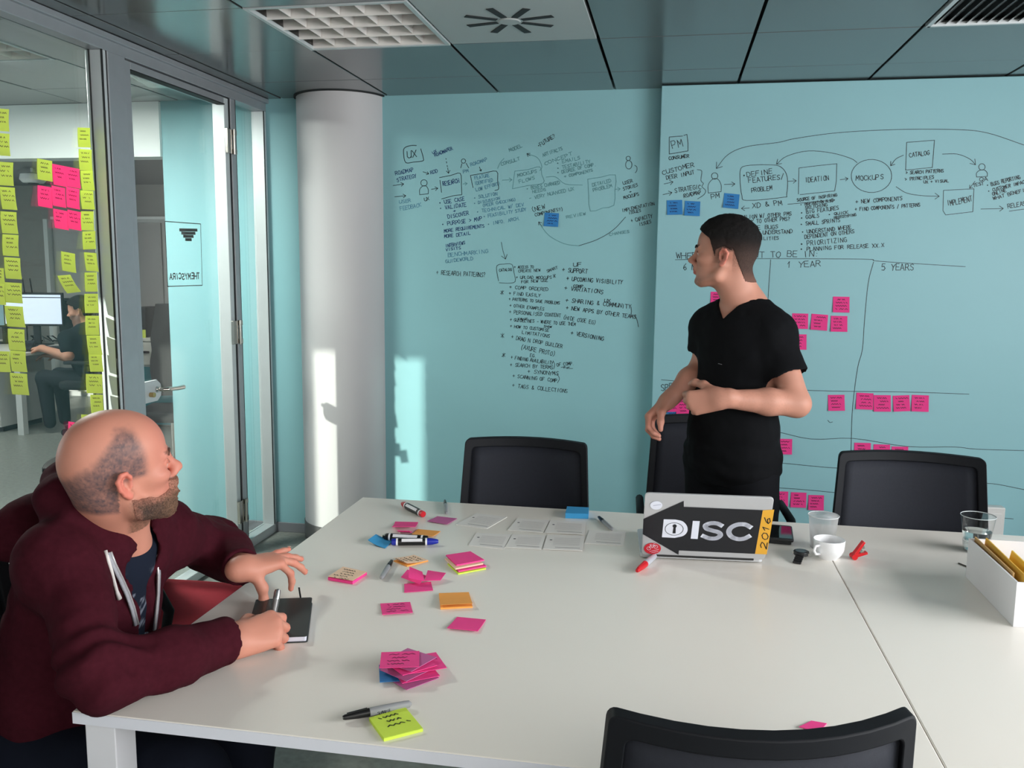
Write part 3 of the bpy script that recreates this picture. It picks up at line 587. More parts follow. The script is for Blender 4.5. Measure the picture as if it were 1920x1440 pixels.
wall_text(wp, PANEL, 'diagram_shapes', [], ink_b, .0026,
    [smooth_px([(1307, 318), (1316, 321), (1314, 338), (1319, 344), (1316, 350), (1323, 357), (1320, 365), (1308, 373)], 3)] + arrow_px([(1245, 345), (1262, 341)], 6) + arrow_px([(1243, 365), (1260, 361)], 6) + person_px(1340, 330, 6, 12, 26) + arrow_px([(1358, 346), (1378, 345)], 6)
    + [smooth_px([(1388, 345), (1388, 320), (1398, 311), (1440, 309), (1464, 313), (1476, 332), (1475, 365), (1468, 370), (1400, 376), (1391, 366), (1388, 345)], 4)] + arrow_px([(1477, 340), (1493, 339)], 6) + [smooth_px([(1497, 364), (1498, 315), (1530, 311), (1569, 307), (1568, 340), (1565, 358), (1500, 365)], 1)] + arrow_px([(1575, 337), (1590, 335)], 5)
    + arrow_px(smooth_px([(1920, 272), (1850, 249), (1790, 243), (1680, 243), (1570, 249), (1490, 260), (1460, 267), (1400, 275), (1365, 290), (1343, 316)], 5), 10) + arrow_px(smooth_px([(1607, 305), (1595, 297), (1560, 287), (1515, 283), (1475, 293), (1456, 308)], 4), 8) + [circle_px(1634, 330, 38, 31, 30)]
    + [[(1700, 267), (1752, 263), (1750, 290), (1748, 314), (1698, 319), (1700, 267)]] + arrow_px(smooth_px([(1694, 291), (1680, 298), (1670, 311)], 3), 7) + arrow_px(smooth_px([(1767, 289), (1795, 289), (1818, 298), (1829, 309)], 4), 9) + person_px(1841, 313, 6, 10, 13) + arrow_px([(1828, 340), (1818, 353)], 5) + [[(1769, 357), (1826, 354), (1824, 397), (1773, 403), (1768, 395), (1769, 357)]] + arrow_px(smooth_px([(1680, 350), (1700, 362), (1730, 367), (1761, 368)], 4), 8) + arrow_px([(1839, 392), (1881, 391)], 7) + [[(1892, 396), (1935, 390)]] + arrow_px([(1405, 390), (1390, 391)], 6) + arrow_px([(1477, 383), (1565, 375)], 5))
wall_text(wp, PANEL, 'handwritten_list', [('ALIGN W/ OTHER PMS', 1395, 411, 1485, 404, 7), ('TALK TO OTHER PMS?', 1395, 420, 1482, 413, 7), ('MORE BUGS', 1402, 431, 1460, 428, 7), ('MUST UNDERSTAND', 1402, 441, 1487, 437, 7), ('POSSIBILITIES', 1398, 452, 1461, 449, 6), ('SOURCE OF INSPIRING', 1495, 378, 1570, 368, 5.5), ('~ INSPIRATION ALSO', 1501, 386, 1562, 378, 5), ('SKETCHING', 1510, 392, 1552, 387, 6), ('~ BIG FEATURES', 1502, 402, 1574, 393, 7), ('~ GOALS', 1501, 412, 1537, 407, 7), ('~ QUICK', 1553, 405, 1592, 400, 5), ('PROTOTYPING', 1564, 411, 1606, 405, 5), ('~ SMALL SPRINTS', 1501, 424, 1576, 416, 7), ('~ UNDERSTAND WHERE', 1503, 439, 1598, 429, 7), ('DEPENDENT ON OTHERS', 1509, 448, 1603, 437, 7), ('~ PRIORITIZING', 1501, 462, 1589, 453, 8.5), ('~ PLANNING FOR RELEASE XX.X', 1501, 471, 1659, 463, 7)], ink_b, .0028)
wall_text(wp, PANEL, 'handwritten_heading', [('WHERE DO WE WANT TO BE IN:', 1268, 485, 1538, 481, 11), ('6 MONTHS', 1281, 507, 1345, 506, 12), ('1 YEAR', 1476, 502, 1541, 499, 11), ('5 YEARS', 1653, 506, 1715, 507, 12), ('SPPEED', 1240, 732, 1285, 729, 12)], ink_b, .0029)
wall_text(wp, PANEL, 'drawn_table', [], ink_b, .0026, [smooth_px([(1266, 487), (1420, 485), (1620, 486), (1650, 490), (1810, 500)], 5), smooth_px([(1445, 487), (1440, 560), (1432, 690), (1426, 900)], 4), smooth_px([(1638, 491), (1628, 530), (1621, 600), (1617, 655), (1608, 690), (1599, 760), (1596, 830), (1594, 960)], 4), smooth_px([(1240, 712), (1340, 720), (1520, 732), (1700, 735), (1817, 739)], 5), smooth_px([(1240, 770), (1440, 806), (1520, 823), (1600, 822), (1700, 837), (1790, 838), (1830, 842), (1925, 845)], 4), smooth_px([(1240, 850), (1452, 867), (1560, 877), (1700, 885), (1830, 904), (1870, 908), (1925, 919)], 4), smooth_px([(1240, 900), (1452, 914), (1560, 923), (1700, 940), (1860, 968), (1900, 973)], 4), smooth_px([(1552, 788), (1556, 792), (1561, 791)], 3)])

# --- sign on the glass door (lettering reads mirrored from inside)
GLASS = lambda x, y: onX(x, y, XG - .0045)
sg = strokes([[(309, 415), (376, 420), (379, 535), (314, 537), (309, 415)]], GLASS, .004, (1, 0, 0), 'sign_border', black_plastic, d1)
def bold(polys, w, name, parent): return strokes(polys, GLASS, w, (1, 0, 0), name, black_plastic, parent)
hand.seed(5)
bold(text_px('THEMYSCIRA', 374, 523, 317, 524, 11, 0), .0056, 'sign_lettering', sg)
em = [[(337 + 17 * 2 - (337 + i * 5), 431 + i * 5), (352.5, 436 + i * 6)] for i in range(0)]
em = []
for i in range(4):   # plain emblem of stacked bars, stand-in for the printed mark
    hw = 16 - 3.6 * i; em.append([(353 - hw, 431 + i * 6), (353 + hw, 431.5 + i * 6)])
bold(em, .014, 'sign_emblem', sg)

# --- sticky notes
pink = mat('pink_note_paper', (250, 70, 150), .75, var=.03, scale=20)
pink_wall = mat('pink_wall_note_paper', (228, 54, 134), .75, var=.03, scale=20)
blue_n = mat('blue_note_paper', (44, 122, 186), .75, var=.03, scale=20)
blue_l = mat('light_blue_note_paper', (62, 158, 214), .75, var=.03, scale=20)
orange_n = mat('orange_note_paper', (252, 172, 84), .75, var=.03, scale=20)
purple_n = mat('purple_note_paper', (196, 104, 160), .75, var=.03, scale=20)
lime_n = mat('lime_note_paper', (214, 242, 84), .75, var=.03, scale=20)
peach_n = mat('peach_note_paper', (250, 214, 184), .75, var=.03, scale=20)
def translucent_paper(name, rgb):
    m = mat(name, rgb, .8, var=.03, scale=20); nt = m.node_tree
    b = nt.nodes['Principled BSDF']; out = nt.nodes['Material Output']; mx = nt.nodes.new('ShaderNodeMixShader'); mx.inputs[0].default_value = .45
    tr = nt.nodes.new('ShaderNodeBsdfTranslucent'); tr.inputs[0].default_value = lin(rgb) + (1,)
    nt.links.new(b.outputs[0], mx.inputs[1]); nt.links.new(tr.outputs[0], mx.inputs[2]); nt.links.new(mx.outputs[0], out.inputs[0]); return m
g_yel = translucent_paper('thin_yellow_note_paper', (208, 218, 118)); g_pink = translucent_paper('thin_pink_note_paper', (252, 98, 160))
nr = random.Random(21)
note_ink = mat('pale_note_ink', (96, 84, 70), .6)
note_ink_p = mat('dark_note_ink', (90, 14, 62), .6)
def sheet(name, quad, nrm, m, label, cat='sticky note', group=None, curl=.006, thick=.0012, ink=None, nlines=3, lw=.0022, proj_up=True):
    """sheet on four 3d corners (top-left, top-right, bottom-right, bottom-left) whose free bottom edge curls off the surface"""
    P = quad_grid(*quad, 5, 5); nrm = np.array(nrm, float)
    for j, row in enumerate(P):
        for i in range(len(row)): row[i] = row[i] + nrm * (.0008 + curl * (j / 5) ** 2)
    o = MB().slab(P, thick, nrm).build(name, m, None, smooth=False)
    if ink is not None:
        mb = MB(); c = quad
        def at(u, v):
            i = min(int(u * 5), 4); j = min(int(v * 5), 4); a, b = u * 5 - i, v * 5 - j
            return (P[j][i] * (1 - a) + P[j][i + 1] * a) * (1 - b) + (P[j + 1][i] * (1 - a) + P[j + 1][i + 1] * a) * b
        for k in range(nlines):
            v = .18 + .2 * k; u0 = .1 + nr.uniform(0, .15); u1 = nr.uniform(.6, .92); n = 9
            pts = [at(u0 + (u1 - u0) * q / n, v + (.03 if q % 2 else -.03)) + nrm * (thick + .0007) for q in range(n + 1)]
            for q in range(0, n, 1):
                if nr.random() < .8: ribbon(mb, pts[q:q + 2], lw, nrm)
        if mb.f:
            w = mb.build('handwriting', ink, o)
    tag(o, label, cat, group); return o
def px_quad(x0, y0, x1, y1, proj, sk=0.0, tilt=0.0):
    return [proj(x0 + tilt * 0, y0), proj(x1, y0 + tilt), proj(x1 + sk, y1 + tilt), proj(x0 + sk, y1)]
GN = lambda x, y: onX(x, y, XG + .0045)
left_col = [(-9, 203, 16, 245), (-9, 249, 17, 291), (-4, 303, 24, 347), (-1, 350, 27, 392), (0, 396, 30, 437), (4, 439, 34, 479), (7, 482, 37, 522), (8, 529, 40, 567), (8, 573, 42, 612), (14, 616, 45, 656), (18, 657, 47, 696), (18, 699, 50, 739)]
for i, (a, b, c, d) in enumerate(left_col):
    sheet('sticky_note', px_quad(a, b, c, d, GN, nr.uniform(-4, 2), 2), (1, 0, 0), g_yel, 'yellow sticky note on glass, %s from top in the long left column' % ORD[i], group='sticky notes on the glass wall', ink=note_ink, nlines=3, curl=.008)
for (a, b, c, d), lab in (((-16, 502, 6, 531), 'yellow sticky note on glass cut by the frame edge beside the seventh left note'), ((-14, 530, 8, 571), 'yellow sticky note on glass cut by the frame edge beside the eighth left note'), ((-12, 658, 17, 697), 'yellow sticky note on glass cut by the frame edge beside the eleventh left note')):
    sheet('sticky_note', px_quad(a, b, c, d, GN, 0, 1), (1, 0, 0), g_yel, lab, group='sticky notes on the glass wall', ink=note_ink)
right_col = [(145, 239, 168, 276), (147, 279, 171, 319), (150, 320, 173, 357), (150, 357, 174, 392), (151, 396, 175, 432), (154, 434, 178, 468), (157, 473, 180, 508), (158, 511, 181, 547), (158, 551, 183, 587), (160, 592, 185, 628), (162, 629, 187, 665), (166, 664, 190, 697), (161, 701, 191, 737), (169, 740, 192, 776), (152, 777, 192, 812)]
for i, (a, b, c, d) in enumerate(right_col):
    sheet('sticky_note', px_quad(a, b, c, d, GN, nr.uniform(-2, 2), nr.uniform(-1, 2)), (1, 0, 0), g_yel, 'yellow sticky note on glass, %s from top in the column beside the post' % ORD[i], group='sticky notes on the glass wall', ink=note_ink, curl=.006)
mids = [((69, 297, 97, 336), g_yel, 'lone yellow sticky note on glass left of the pink block'), ((97, 307, 122, 346), g_pink, 'pink sticky note on glass, top row left of the pink block'), ((122, 312, 148, 349), g_pink, 'pink sticky note on glass, top row right of the pink block'), ((70, 347, 97, 386), g_pink, 'pink sticky note on glass, middle row leftmost'), ((96, 348, 121, 385), g_pink, 'pink sticky note on glass, middle row centre'), ((124, 350, 148, 388), g_pink, 'pink sticky note on glass, middle row rightmost'), ((99, 391, 125, 427), g_pink, 'pink sticky note on glass, bottom row left of the pink block'), ((126, 393, 151, 428), g_pink, 'pink sticky note on glass, bottom row right of the pink block'), ((114, 471, 140, 507), g_yel, 'yellow sticky note on glass alone below the pink block'), ((128, 790, 156, 824), g_pink, 'pink sticky note low on glass behind the bald head')]
for (a, b, c, d), m, lab in mids:
    sheet('sticky_note', px_quad(a, b, c, d, GN, nr.uniform(-2, 1), 5), (1, 0, 0), m, lab, group='sticky notes on the glass wall', ink=note_ink if m is g_yel else note_ink_p, curl=.006)
sheet('sticky_note', [GN(107, 517), GN(131, 515), GN(145, 547), GN(119, 550)], (1, 0, 0), g_yel, 'skewed yellow sticky note on glass above the dark monitor', group='sticky notes on the glass wall', ink=note_ink, curl=.015)
def wall_note(cx, cy, s, m, label, proj, ink, rot=0.0, curl=.007):
    ca, sa = math.cos(rot), math.sin(rot); q = []
    for u, v in ((-1, -1), (1, -1), (1, 1), (-1, 1)): q.append(proj(cx + (u * ca - v * sa) * s / 2, cy + (u * sa + v * ca) * s / 2 * .95))
    return sheet('sticky_note', q, FRONT, m, label, group='sticky notes on the turquoise wall', ink=ink, nlines=4, lw=.0028, curl=curl)
blue_ink = mat('navy_note_ink', (16, 42, 92), .6)
wall_note(1034, 412, 27, blue_n, 'blue sticky note under the words new components on the left wall', WALL, blue_ink, .06)
for x, y, r, lab in ((1265, 389, -.03, 'blue sticky note below the strategic roadmap lettering, left of two'), (1298, 391, .05, 'blue sticky note below the strategic roadmap lettering, right of two'), (1371, 377, .1, 'blue sticky note just right of the stick figure marked PM')):
    wall_note(x, y, 29, blue_n, lab, PANEL, blue_ink, r)
for x, y, s, r, lab in ((1577, 571, 31, .02, 'pink sticky note standing alone at top of the one year column'), (1500, 602, 30, .03, 'pink sticky note in the row of three, beside the black sleeve'), (1536, 604, 31, .08, 'pink sticky note tilted, middle of the row of three'), (1573, 607, 31, .02, 'pink sticky note directly under the topmost pink note'), (1497, 641, 30, .02, 'pink sticky note half hidden behind the black sleeve'),
    (1568, 755, 31, -.01, 'pink sticky note just left of the drawn upright line'), (1621, 752, 32, .05, 'pink sticky note first in the row of four at right'), (1654, 756, 32, .01, 'pink sticky note second in the row of four at right'), (1690, 756, 31, -.04, 'pink sticky note third in the row of four at right'), (1725, 756, 32, .04, 'pink sticky note last in the row of four at right'),
    (1470, 837, 30, .03, 'pink sticky note right of the standing man at hip height'), (1447, 835, 28, .02, 'pink sticky note mostly hidden behind the standing man at hip height'), (1617, 845, 31, .02, 'pink sticky note peeping over the right chair, left of three'), (1653, 848, 31, .03, 'pink sticky note peeping over the right chair, middle of three'), (1687, 852, 31, .02, 'pink sticky note peeping over the right chair, right of three'),
    (1463, 935, 29, .03, 'pink sticky note just above the laptop corner'), (1497, 937, 29, .04, 'pink sticky note behind the cup, middle of the low row'), (1530, 942, 29, .03, 'pink sticky note above the translucent cup, right of the low row'), (1346, 560, 27, .02, 'pink sticky note showing under the standing man\'s chin'),
    (1257, 757, 31, -.02, 'pink sticky note behind the hanging wrist'), (1283, 762, 30, .0, 'pink sticky note between wrist and black shirt'), (1290, 778, 27, .0, 'pink sticky note above the middle chair beside a blue one')):
    wall_note(x, y, s, pink_wall, lab, PANEL, note_ink_p, r, .007 if y != 778 else .012)
wall_note(1264, 778, 27, blue_n, 'blue sticky note above the middle chair beside a pink one', PANEL, blue_ink, 0, .014)
wall_note(1232, 862, 27, blue_n, 'blue sticky note peeping out left of the middle chair', PANEL, blue_ink, .02)
# socket box low on the panel
p0 = PANEL(1841, 945); p1 = PANEL(1873, 1010)
t = thing('socket_box', 'white power socket box on the wall behind the right chair', 'socket', (p0[0] + .04, DP, p1[2]))
MB().box(p0[0], p1[0], DP - .055, DP - .001, p1[2], p0[2]).build('box', mat('white_plastic', (216, 214, 212), .4), t, bevel=.006)
xc = (p0[0] + p1[0]) / 2; zc = p0[2] - .06
MB().lathe([(.022, -.056), (.022, -.046), (.018, -.046), (.018, -.03), (0, -.03)][::-1], (xc, DP, zc), 20, 'y').build('socket', mat('grey_socket', (120, 118, 118), .5), t, smooth='auto')
MB().box(xc - .03, xc + .03, DP - .058, DP - .0551, zc - .085, zc + .03).build('cover_plate', mat('white_plastic', (216, 214, 212), .4), t, bevel=.002)
# ================================================================ tables
TZ = .74
tab_m = mat('white_table_laminate', (246, 241, 233), .3, spec=.4, var=.008, scale=3)
edge_m = mat('white_table_edge', (228, 230, 240), .4)
leg_m = mat('white_table_steel', (226, 226, 232), .4)
def table(x0, x1, label):
    t = thing('meeting_table', label, 'table', ((x0 + x1) / 2, 2.06, 0), group='white meeting tables')
    tp = MB().box(x0, x1, 1.31, 2.812, .716, TZ).build('table_top', tab_m, t, bevel=.002)
    MB().box(x0 + .0005, x1 - .0005, 1.3085, 1.31, .7175, .7385).build('edge_strip', edge_m, tp)
    for lx in (x0 + .012, x1 - .072):
        for ly in (1.325, 2.737): MB().box(lx, lx + .06, ly, ly + .06, 0, .7158).build('leg', leg_m, t, bevel=.002)
    for ly in (1.55, 2.55): MB().box(x0 + .08, x1 - .08, ly, ly + .04, .68, .7158).build('rail', leg_m, t)
    return t
table(-1.033, .4575, 'white square meeting table covered with sticky notes and markers, left of the seam')
table(.4595, 1.95, 'white meeting table right of the seam carrying the water cup and box')

# ================================================================ chairs
ch_black = mat('black_chair_frame', (19, 21, 26), .65, spec=.25, var=.08)
ch_mesh = mat('dark_blue_chair_mesh', (27, 30, 40), .8, var=.08, scale=120, bump=.15, bscale=900)
ch_red = mat('red_seat_fabric', (166, 22, 44), .85, var=.05, scale=60, bump=.1, bscale=700)
def chair(label, loc, rz, zt=.945, w_top=.42, w_bot=.47, seat=True):
    """sitter faces local -Y; back top edge at local y = +.24"""
    t = thing('meeting_chair', label, 'chair', (loc[0], loc[1], 0), rz, 'black mesh meeting chairs')
    def bp(u, v, off=0.0):   # u -1..1 across, v 0..1 up
        w = (w_bot + (w_top - w_bot) * v) / 2
        return np.array([u * w, .19 + .06 * v - .07 * u * u + off, .47 + (zt - .47) * v])
    n = 12
    def band(us, vs):
        P = [[bp(u, v) for u in us] for v in vs]; return MB().slab(P, .026, (0, 1, 0))
    uu = np.linspace(-1, 1, n + 1)
    fr = MB()
    # rounded rectangular loop
    loop = []
    def rc(cu, cv, a0, a1, ru, rv):
        for a in np.linspace(a0, a1, 5): loop.append((cu + ru * math.cos(a), cv + rv * math.sin(a)))
    ru, rv = .06, .035; h = math.pi / 2
    rc(1 - ru, 1 - rv, 0, h, ru, rv)
    for u in np.linspace(.8, -.8, 9): loop.append((u, 1))
    rc(-1 + ru, 1 - rv, h, 2 * h, ru, rv)
    for v in np.linspace(.9, .1, 5): loop.append((-1, v))
    rc(-1 + ru, rv, 2 * h, 3 * h, ru, rv)
    for u in np.linspace(-.8, .8, 9): loop.append((u, 0))
    rc(1 - ru, rv, 3 * h, 4 * h, ru, rv)
    for v in np.linspace(.1, .9, 5): loop.append((1, v))
    k = len(loop); vs = []; q = .8
    for u, v in loop: vs += [bp(u, v, -.006), bp(u, v, .024), bp(u * .89, .5 + (v - .5) * .87, .024), bp(u * .89, .5 + (v - .5) * .87, -.006)]
    fs = []
    for i in range(k):
        j = (i + 1) % k
        for e in range(4): fs.append((i * 4 + e, i * 4 + (e + 1) % 4, j * 4 + (e + 1) % 4, j * 4 + e))
    fr.add(vs, fs); fr.build('back_frame', ch_black, t, smooth='auto', bevel=.003, world=False)
    P = [[bp(u * .9, .5 + (v - .5) * .88, .004) for u in uu] for v in np.linspace(0, 1, 9)]
    MB().slab(P, .008, (0, 1, 0)).build('mesh_back', ch_mesh, t, smooth=True, world=False)
    S = []
    for v in np.linspace(-.24, .2, 9):
        S.append([np.array([u * .235 * (1 - .08 * abs(v)), v, .452 + .012 * (u * u) - .02 * max(0, -v - .16) / .08]) for u in np.linspace(-1, 1, 9)])
    MB().slab(S, -.055, (0, 0, 1)).build('seat', ch_red, t, smooth='auto', bevel=.012, world=False)
    for s in (-1, 1):
        MB().tube([(s * .25, .2, .5), (s * .262, .16, .63), (s * .265, .1, .655), (s * .265, -.1, .65), (s * .262, -.17, .62), (s * .258, -.2, .56), (s * .25, -.17, .44)], [.013, .014, .015, .016, .016, .015, .013], 10).build('armrest', ch_black, t, smooth=True, world=False)
        for yy in (-.2, .2):
            MB().tube([(s * .2, yy * .85, .41), (s * .24, yy * 1.15, 0.0)], .012, 8).build('leg', ch_black, t, smooth=True, world=False)
    MB().box(-.22, .22, -.19, .19, .385, .4).build('seat_pan', ch_black, t, world=False)
    for s in (-1, 1): MB().tube([(s * .12, .1, .39), (s * .12, .21, .4), (s * .12, .215, .52)], .012, 8).build('back_strut', ch_black, t, smooth=True, world=False)
    return t
chair('black mesh chair behind the table in front of the handwritten list', (-.478, 2.715), .0)
chair('black mesh chair at far right behind the water cup', (.77, 2.765), -.02, w_top=.44, w_bot=.5)
chair('black mesh chair partly hidden behind the standing man', (.17, 3.24), .06, zt=.965, w_top=.44, w_bot=.5)
chair('black mesh chair in the foreground, seen from behind its back', (.102, 1.372), math.pi + .2, zt=.932, w_top=.425, w_bot=.48)
chair('black chair with red seat beyond the seated man, beside the glass door', (-1.585, 2.41), math.pi / 2 + .04)
chair('black chair the bald man in the maroon hoodie sits on', (-1.36, 1.53), math.pi / 2)

# ================================================================ things on the table
def T(px, py, z=TZ): return onZ(px, py, z)
def pad(label, corners, h, m_side, m_top=None, ink=None, nlines=4, group='sticky note pads on the table', curl=.002):
    q = [T(*c) for c in corners]; ctr = sum(q) / 4
    t = thing('note_pad', label, 'sticky notes', (ctr[0], ctr[1], TZ), group=group)
    MB().prism([p + np.array([0, 0, .0004]) for p in q], (0, 0, h)).build('sheets', m_side, t)
    qq = [p + np.array([0, 0, h]) for p in q]
    o = sheet('top_sheet', qq, (0, 0, 1), m_top or m_side, None, None, curl=curl, thick=.0006, ink=ink, nlines=nlines)
    del_props = [k for k in ('label', 'category', 'group') if k in o]
    for k in del_props: del o[k]
    inv = wmat(t).inverted(); o.data.transform(inv); o.parent = t
    for c in list(o.children):
        c.data.transform(inv)
    return t
def flat_note(label, corners, m, ink=None, curl=.004, z=TZ, nlines=3):
    return sheet('sticky_note', [T(*c, z) for c in corners], (0, 0, 1), m, label, group='loose sticky notes on the table', curl=curl, ink=ink, nlines=nlines, lw=.0018)
grey_b = mat('grey_marker_barrel', (150, 152, 156), .4); black_c = mat('black_marker_cap', (22, 22, 24), .35); red_c = mat('red_marker_cap', (196, 26, 38), .35); blue_c = mat('blue_marker_cap', (34, 46, 160), .35); white_b = mat('white_marker_band', (236, 236, 240), .4); silver_b = mat('silver_marker_barrel', (186, 188, 198), .3, metal=.2)
def marker(label, tip, end, r, m_barrel, m_cap, capf=.36, bands=False, cat='marker', endcap=None, text=None):
    """pen lying on the table from cap tip to barrel end (photo pixels)"""
    a = T(*tip); b = T(*end); a[2] = b[2] = TZ + r + .0004; L = np.linalg.norm(b - a); d = (b - a) / L
    t = thing('marker_pen', label, cat, ((a + b) / 2)[:2].tolist() + [TZ], group='marker pens on the table')
    A = lambda f: a + d * L * f
    MB().tube([A(.0), A(.03), A(capf * .55), A(capf)], [r * .45, r * .62, r * .9, r * .99], 14).build('cap', m_cap, t, smooth='auto')
    if bands:
        MB().tube([A(capf), A(capf + .04)], r, 14).build('collar', white_b, t, smooth='auto')
        MB().tube([A(capf + .04), A(.86)], r * .99, 14).build('barrel', m_barrel, t, smooth='auto')
        MB().tube([A(.86), A(.9)], r, 14).build('collar', white_b, t, smooth='auto')
        MB().tube([A(.9), A(.99), A(1)], [r * .96, r * .9, r * .7], 14).build('end_plug', endcap or m_cap, t, smooth='auto')
        s = np.cross(d, [0, 0, 1.0]); s /= np.linalg.norm(s); up = (s * (-1 if s[1] > 0 else 1)) * .75 + np.array([0, 0, .66])
        c0, c1 = A(capf + .1) + up * r * .86, A(.78) + up * r * .86; e = np.cross(d, up); e /= np.linalg.norm(e)
        MB().prism([c0 - e * r * .42, c1 - e * r * .42, c1 + e * r * .42, c0 + e * r * .42], up * r * .2).build('paper_label', white_b, t)
    else:
        MB().tube([A(capf), A(capf + .01), A(.62), A(.9), A(.97), A(1)], [r * .94, r, r, r * .92, r * .8, r * .35], 14).build('barrel', m_barrel, t, smooth='auto')
        MB().bar(A(.06) + np.array([0, 0, r * .75]), A(capf * .92) + np.array([0, 0, r * 1.02]), r * .5, r * .22).build('clip', m_cap, t)
    if text:
        polys = text_px(*text); strokes(polys, lambda x, y: onZ(x, y, TZ + 2 * r + .0006), .0011, (0, 0, 1), 'lettering', black_c, t)
    return t
marker('red and black whiteboard marker lying near the far table corner', (754, 950), (794, 971), .011, black_c, red_c, .2, True)
marker('grey marker pen with black cap near the table\'s far edge', (834, 942), (837, 966), .0065, grey_b, black_c)
marker('black whiteboard marker lying behind the blue-capped one', (718, 1013), (802, 1018), .011, black_c, black_c, .14, True)
marker('blue-capped whiteboard marker with white label in front of the black one', (822, 1022), (734, 1023), .0105, black_c, blue_c, .24, True, endcap=blue_c)
marker('grey marker pen with black cap left of the crumpled pink notes', (735, 1056), (715, 1089), .0068, grey_b, black_c)
marker('large grey marker pen with black cap beside the yellow pad', (643, 1354), (771, 1327), .0078, grey_b, black_c, .38, text=('SHARPIE', 709, 1341, 734, 1335, 5))
marker('grey marker pen with black cap lying on the printed cards', (1122, 973), (1148, 997), .0065, grey_b, black_c)
marker('silver marker with red cap in front of the laptop', (1194, 1077), (1228, 1048), .009, silver_b, red_c, .45)
flat_note('faded purple sticky note beside the row of printed cards', [(820, 969), (857, 973), (838, 985), (801, 979)], purple_n, curl=.002)
flat_note('curled pink sticky note left of the orange one', [(741, 979), (784, 980), (778, 996), (735, 996)], pink, curl=.012)
flat_note('small folded pink sticky note behind the black marker', [(752, 996), (773, 998), (768, 1005), (745, 1004)], pink, curl=.014)
flat_note('orange sticky note right of the curled pink one', [(783, 993), (826, 997), (811, 1009), (772, 1005)], orange_n, curl=.004)
sheet('sticky_note', [T(738, 1014), T(722, 1029), T(690, 1021), T(705, 1010)], (0, 0, 1), blue_l, 'light blue sticky note with upturned edge beside the markers', group='loose sticky notes on the table', curl=.012)
pad('peach pad with handwriting on a pink block, nearest the notebook', [(643, 1068), (688, 1078), (661, 1096), (615, 1088)], .007, pink, peach_n, note_ink, 5)
pad('peach pad with handwriting on an orange block, beside the grey marker', [(776, 1043), (803, 1053), (763, 1063), (738, 1053)], .003, orange_n, peach_n, note_ink, 5, curl=.006)
pad('orange sticky note pad with lifted top sheet', [(823, 1116), (879, 1114), (886, 1140), (826, 1143)], .004, orange_n, None, None, curl=.006)
pad('lime yellow sticky note pad with black ink spots near the table edge', [(692, 1352), (760, 1332), (793, 1372), (720, 1391)], .005, lime_n, None, black_c, 3, curl=.0)
pad('blue sticky note block behind the printed cards', [(1063, 959), (1104, 961), (1103, 973), (1060, 972)], .016, blue_l, None, None, curl=0)
flat_note('pink sticky note with sideways writing below the crumpled notes', [(713, 1133), (769, 1130), (774, 1151), (717, 1155)], pink, note_ink_p, .002, nlines=4)
flat_note('plain pink sticky note below the orange pad', [(857, 1158), (911, 1163), (896, 1187), (838, 1181)], pink, None, .003)
flat_note('pink scrap half hidden behind the foreground chair', [(1521, 1353), (1550, 1358), (1535, 1376), (1498, 1366)], pink, None, .002)
# stack of mixed notes
for i, (dx, dy, m, lab) in enumerate(((3, 8, lime_n, 'lime sticky note at the very bottom of the mixed stack'), (4, 6, pink, 'pink sticky notes second from the bottom of the mixed stack'), (-2, 4, peach_n, 'pale orange sticky notes in the middle of the mixed stack'), (0, 0, pink, 'pink sticky notes on top of the mixed stack'))):
    z0 = .0025 * i * 1.6
    cs = [(836 + dx, 1051 + dy), (882 + dx, 1044 + dy), (908 + dx, 1060 + dy), (856 + dx, 1070 + dy)]
    q = [T(*c) for c in cs]; sh = T(872, 1060) - T(872, 1060)
    MBq = MB().prism([p + np.array([0, 0, .0005 + z0]) for p in q], (0, 0, .0034))
    tag(MBq.build('sticky_note_stack', m), lab, 'sticky notes', 'mixed stack of sticky notes')
# crumpled pink notes
def folded(label, corners, m, heights, z=TZ, group=None):
    """note folded along its diagonal: four corners with heights"""
    q = [T(*c, z) + np.array([0, 0, h]) for c, h in zip(corners, heights)]
    P = quad_grid(*q, 4, 4)
    return tag(MB().slab(P, .0008, (0, 0, 1)).build('sticky_note', m), label, 'sticky note', group)
G = 'crumpled pink notes on the table'
folded('pink sticky note lying flat under the crumpled heap', [(758, 1096), (808, 1092), (812, 1108), (758, 1112)], pink, (.001, .001, .001, .001), group=G)
folded('bent pink sticky note on the left of the crumpled heap', [(764, 1078), (800, 1084), (786, 1100), (752, 1091)], pink, (.014, .006, .006, .012), group=G)
folded('bent pink sticky note at the right end of the crumpled heap', [(802, 1078), (836, 1086), (826, 1094), (796, 1096)], pink, (.012, .016, .008, .01), group=G)
folded('pink sticky note folded upright on top of the crumpled heap', [(768, 1087), (792, 1094), (796, 1099), (766, 1097)], pink, (.034, .03, .012, .018), group=G)
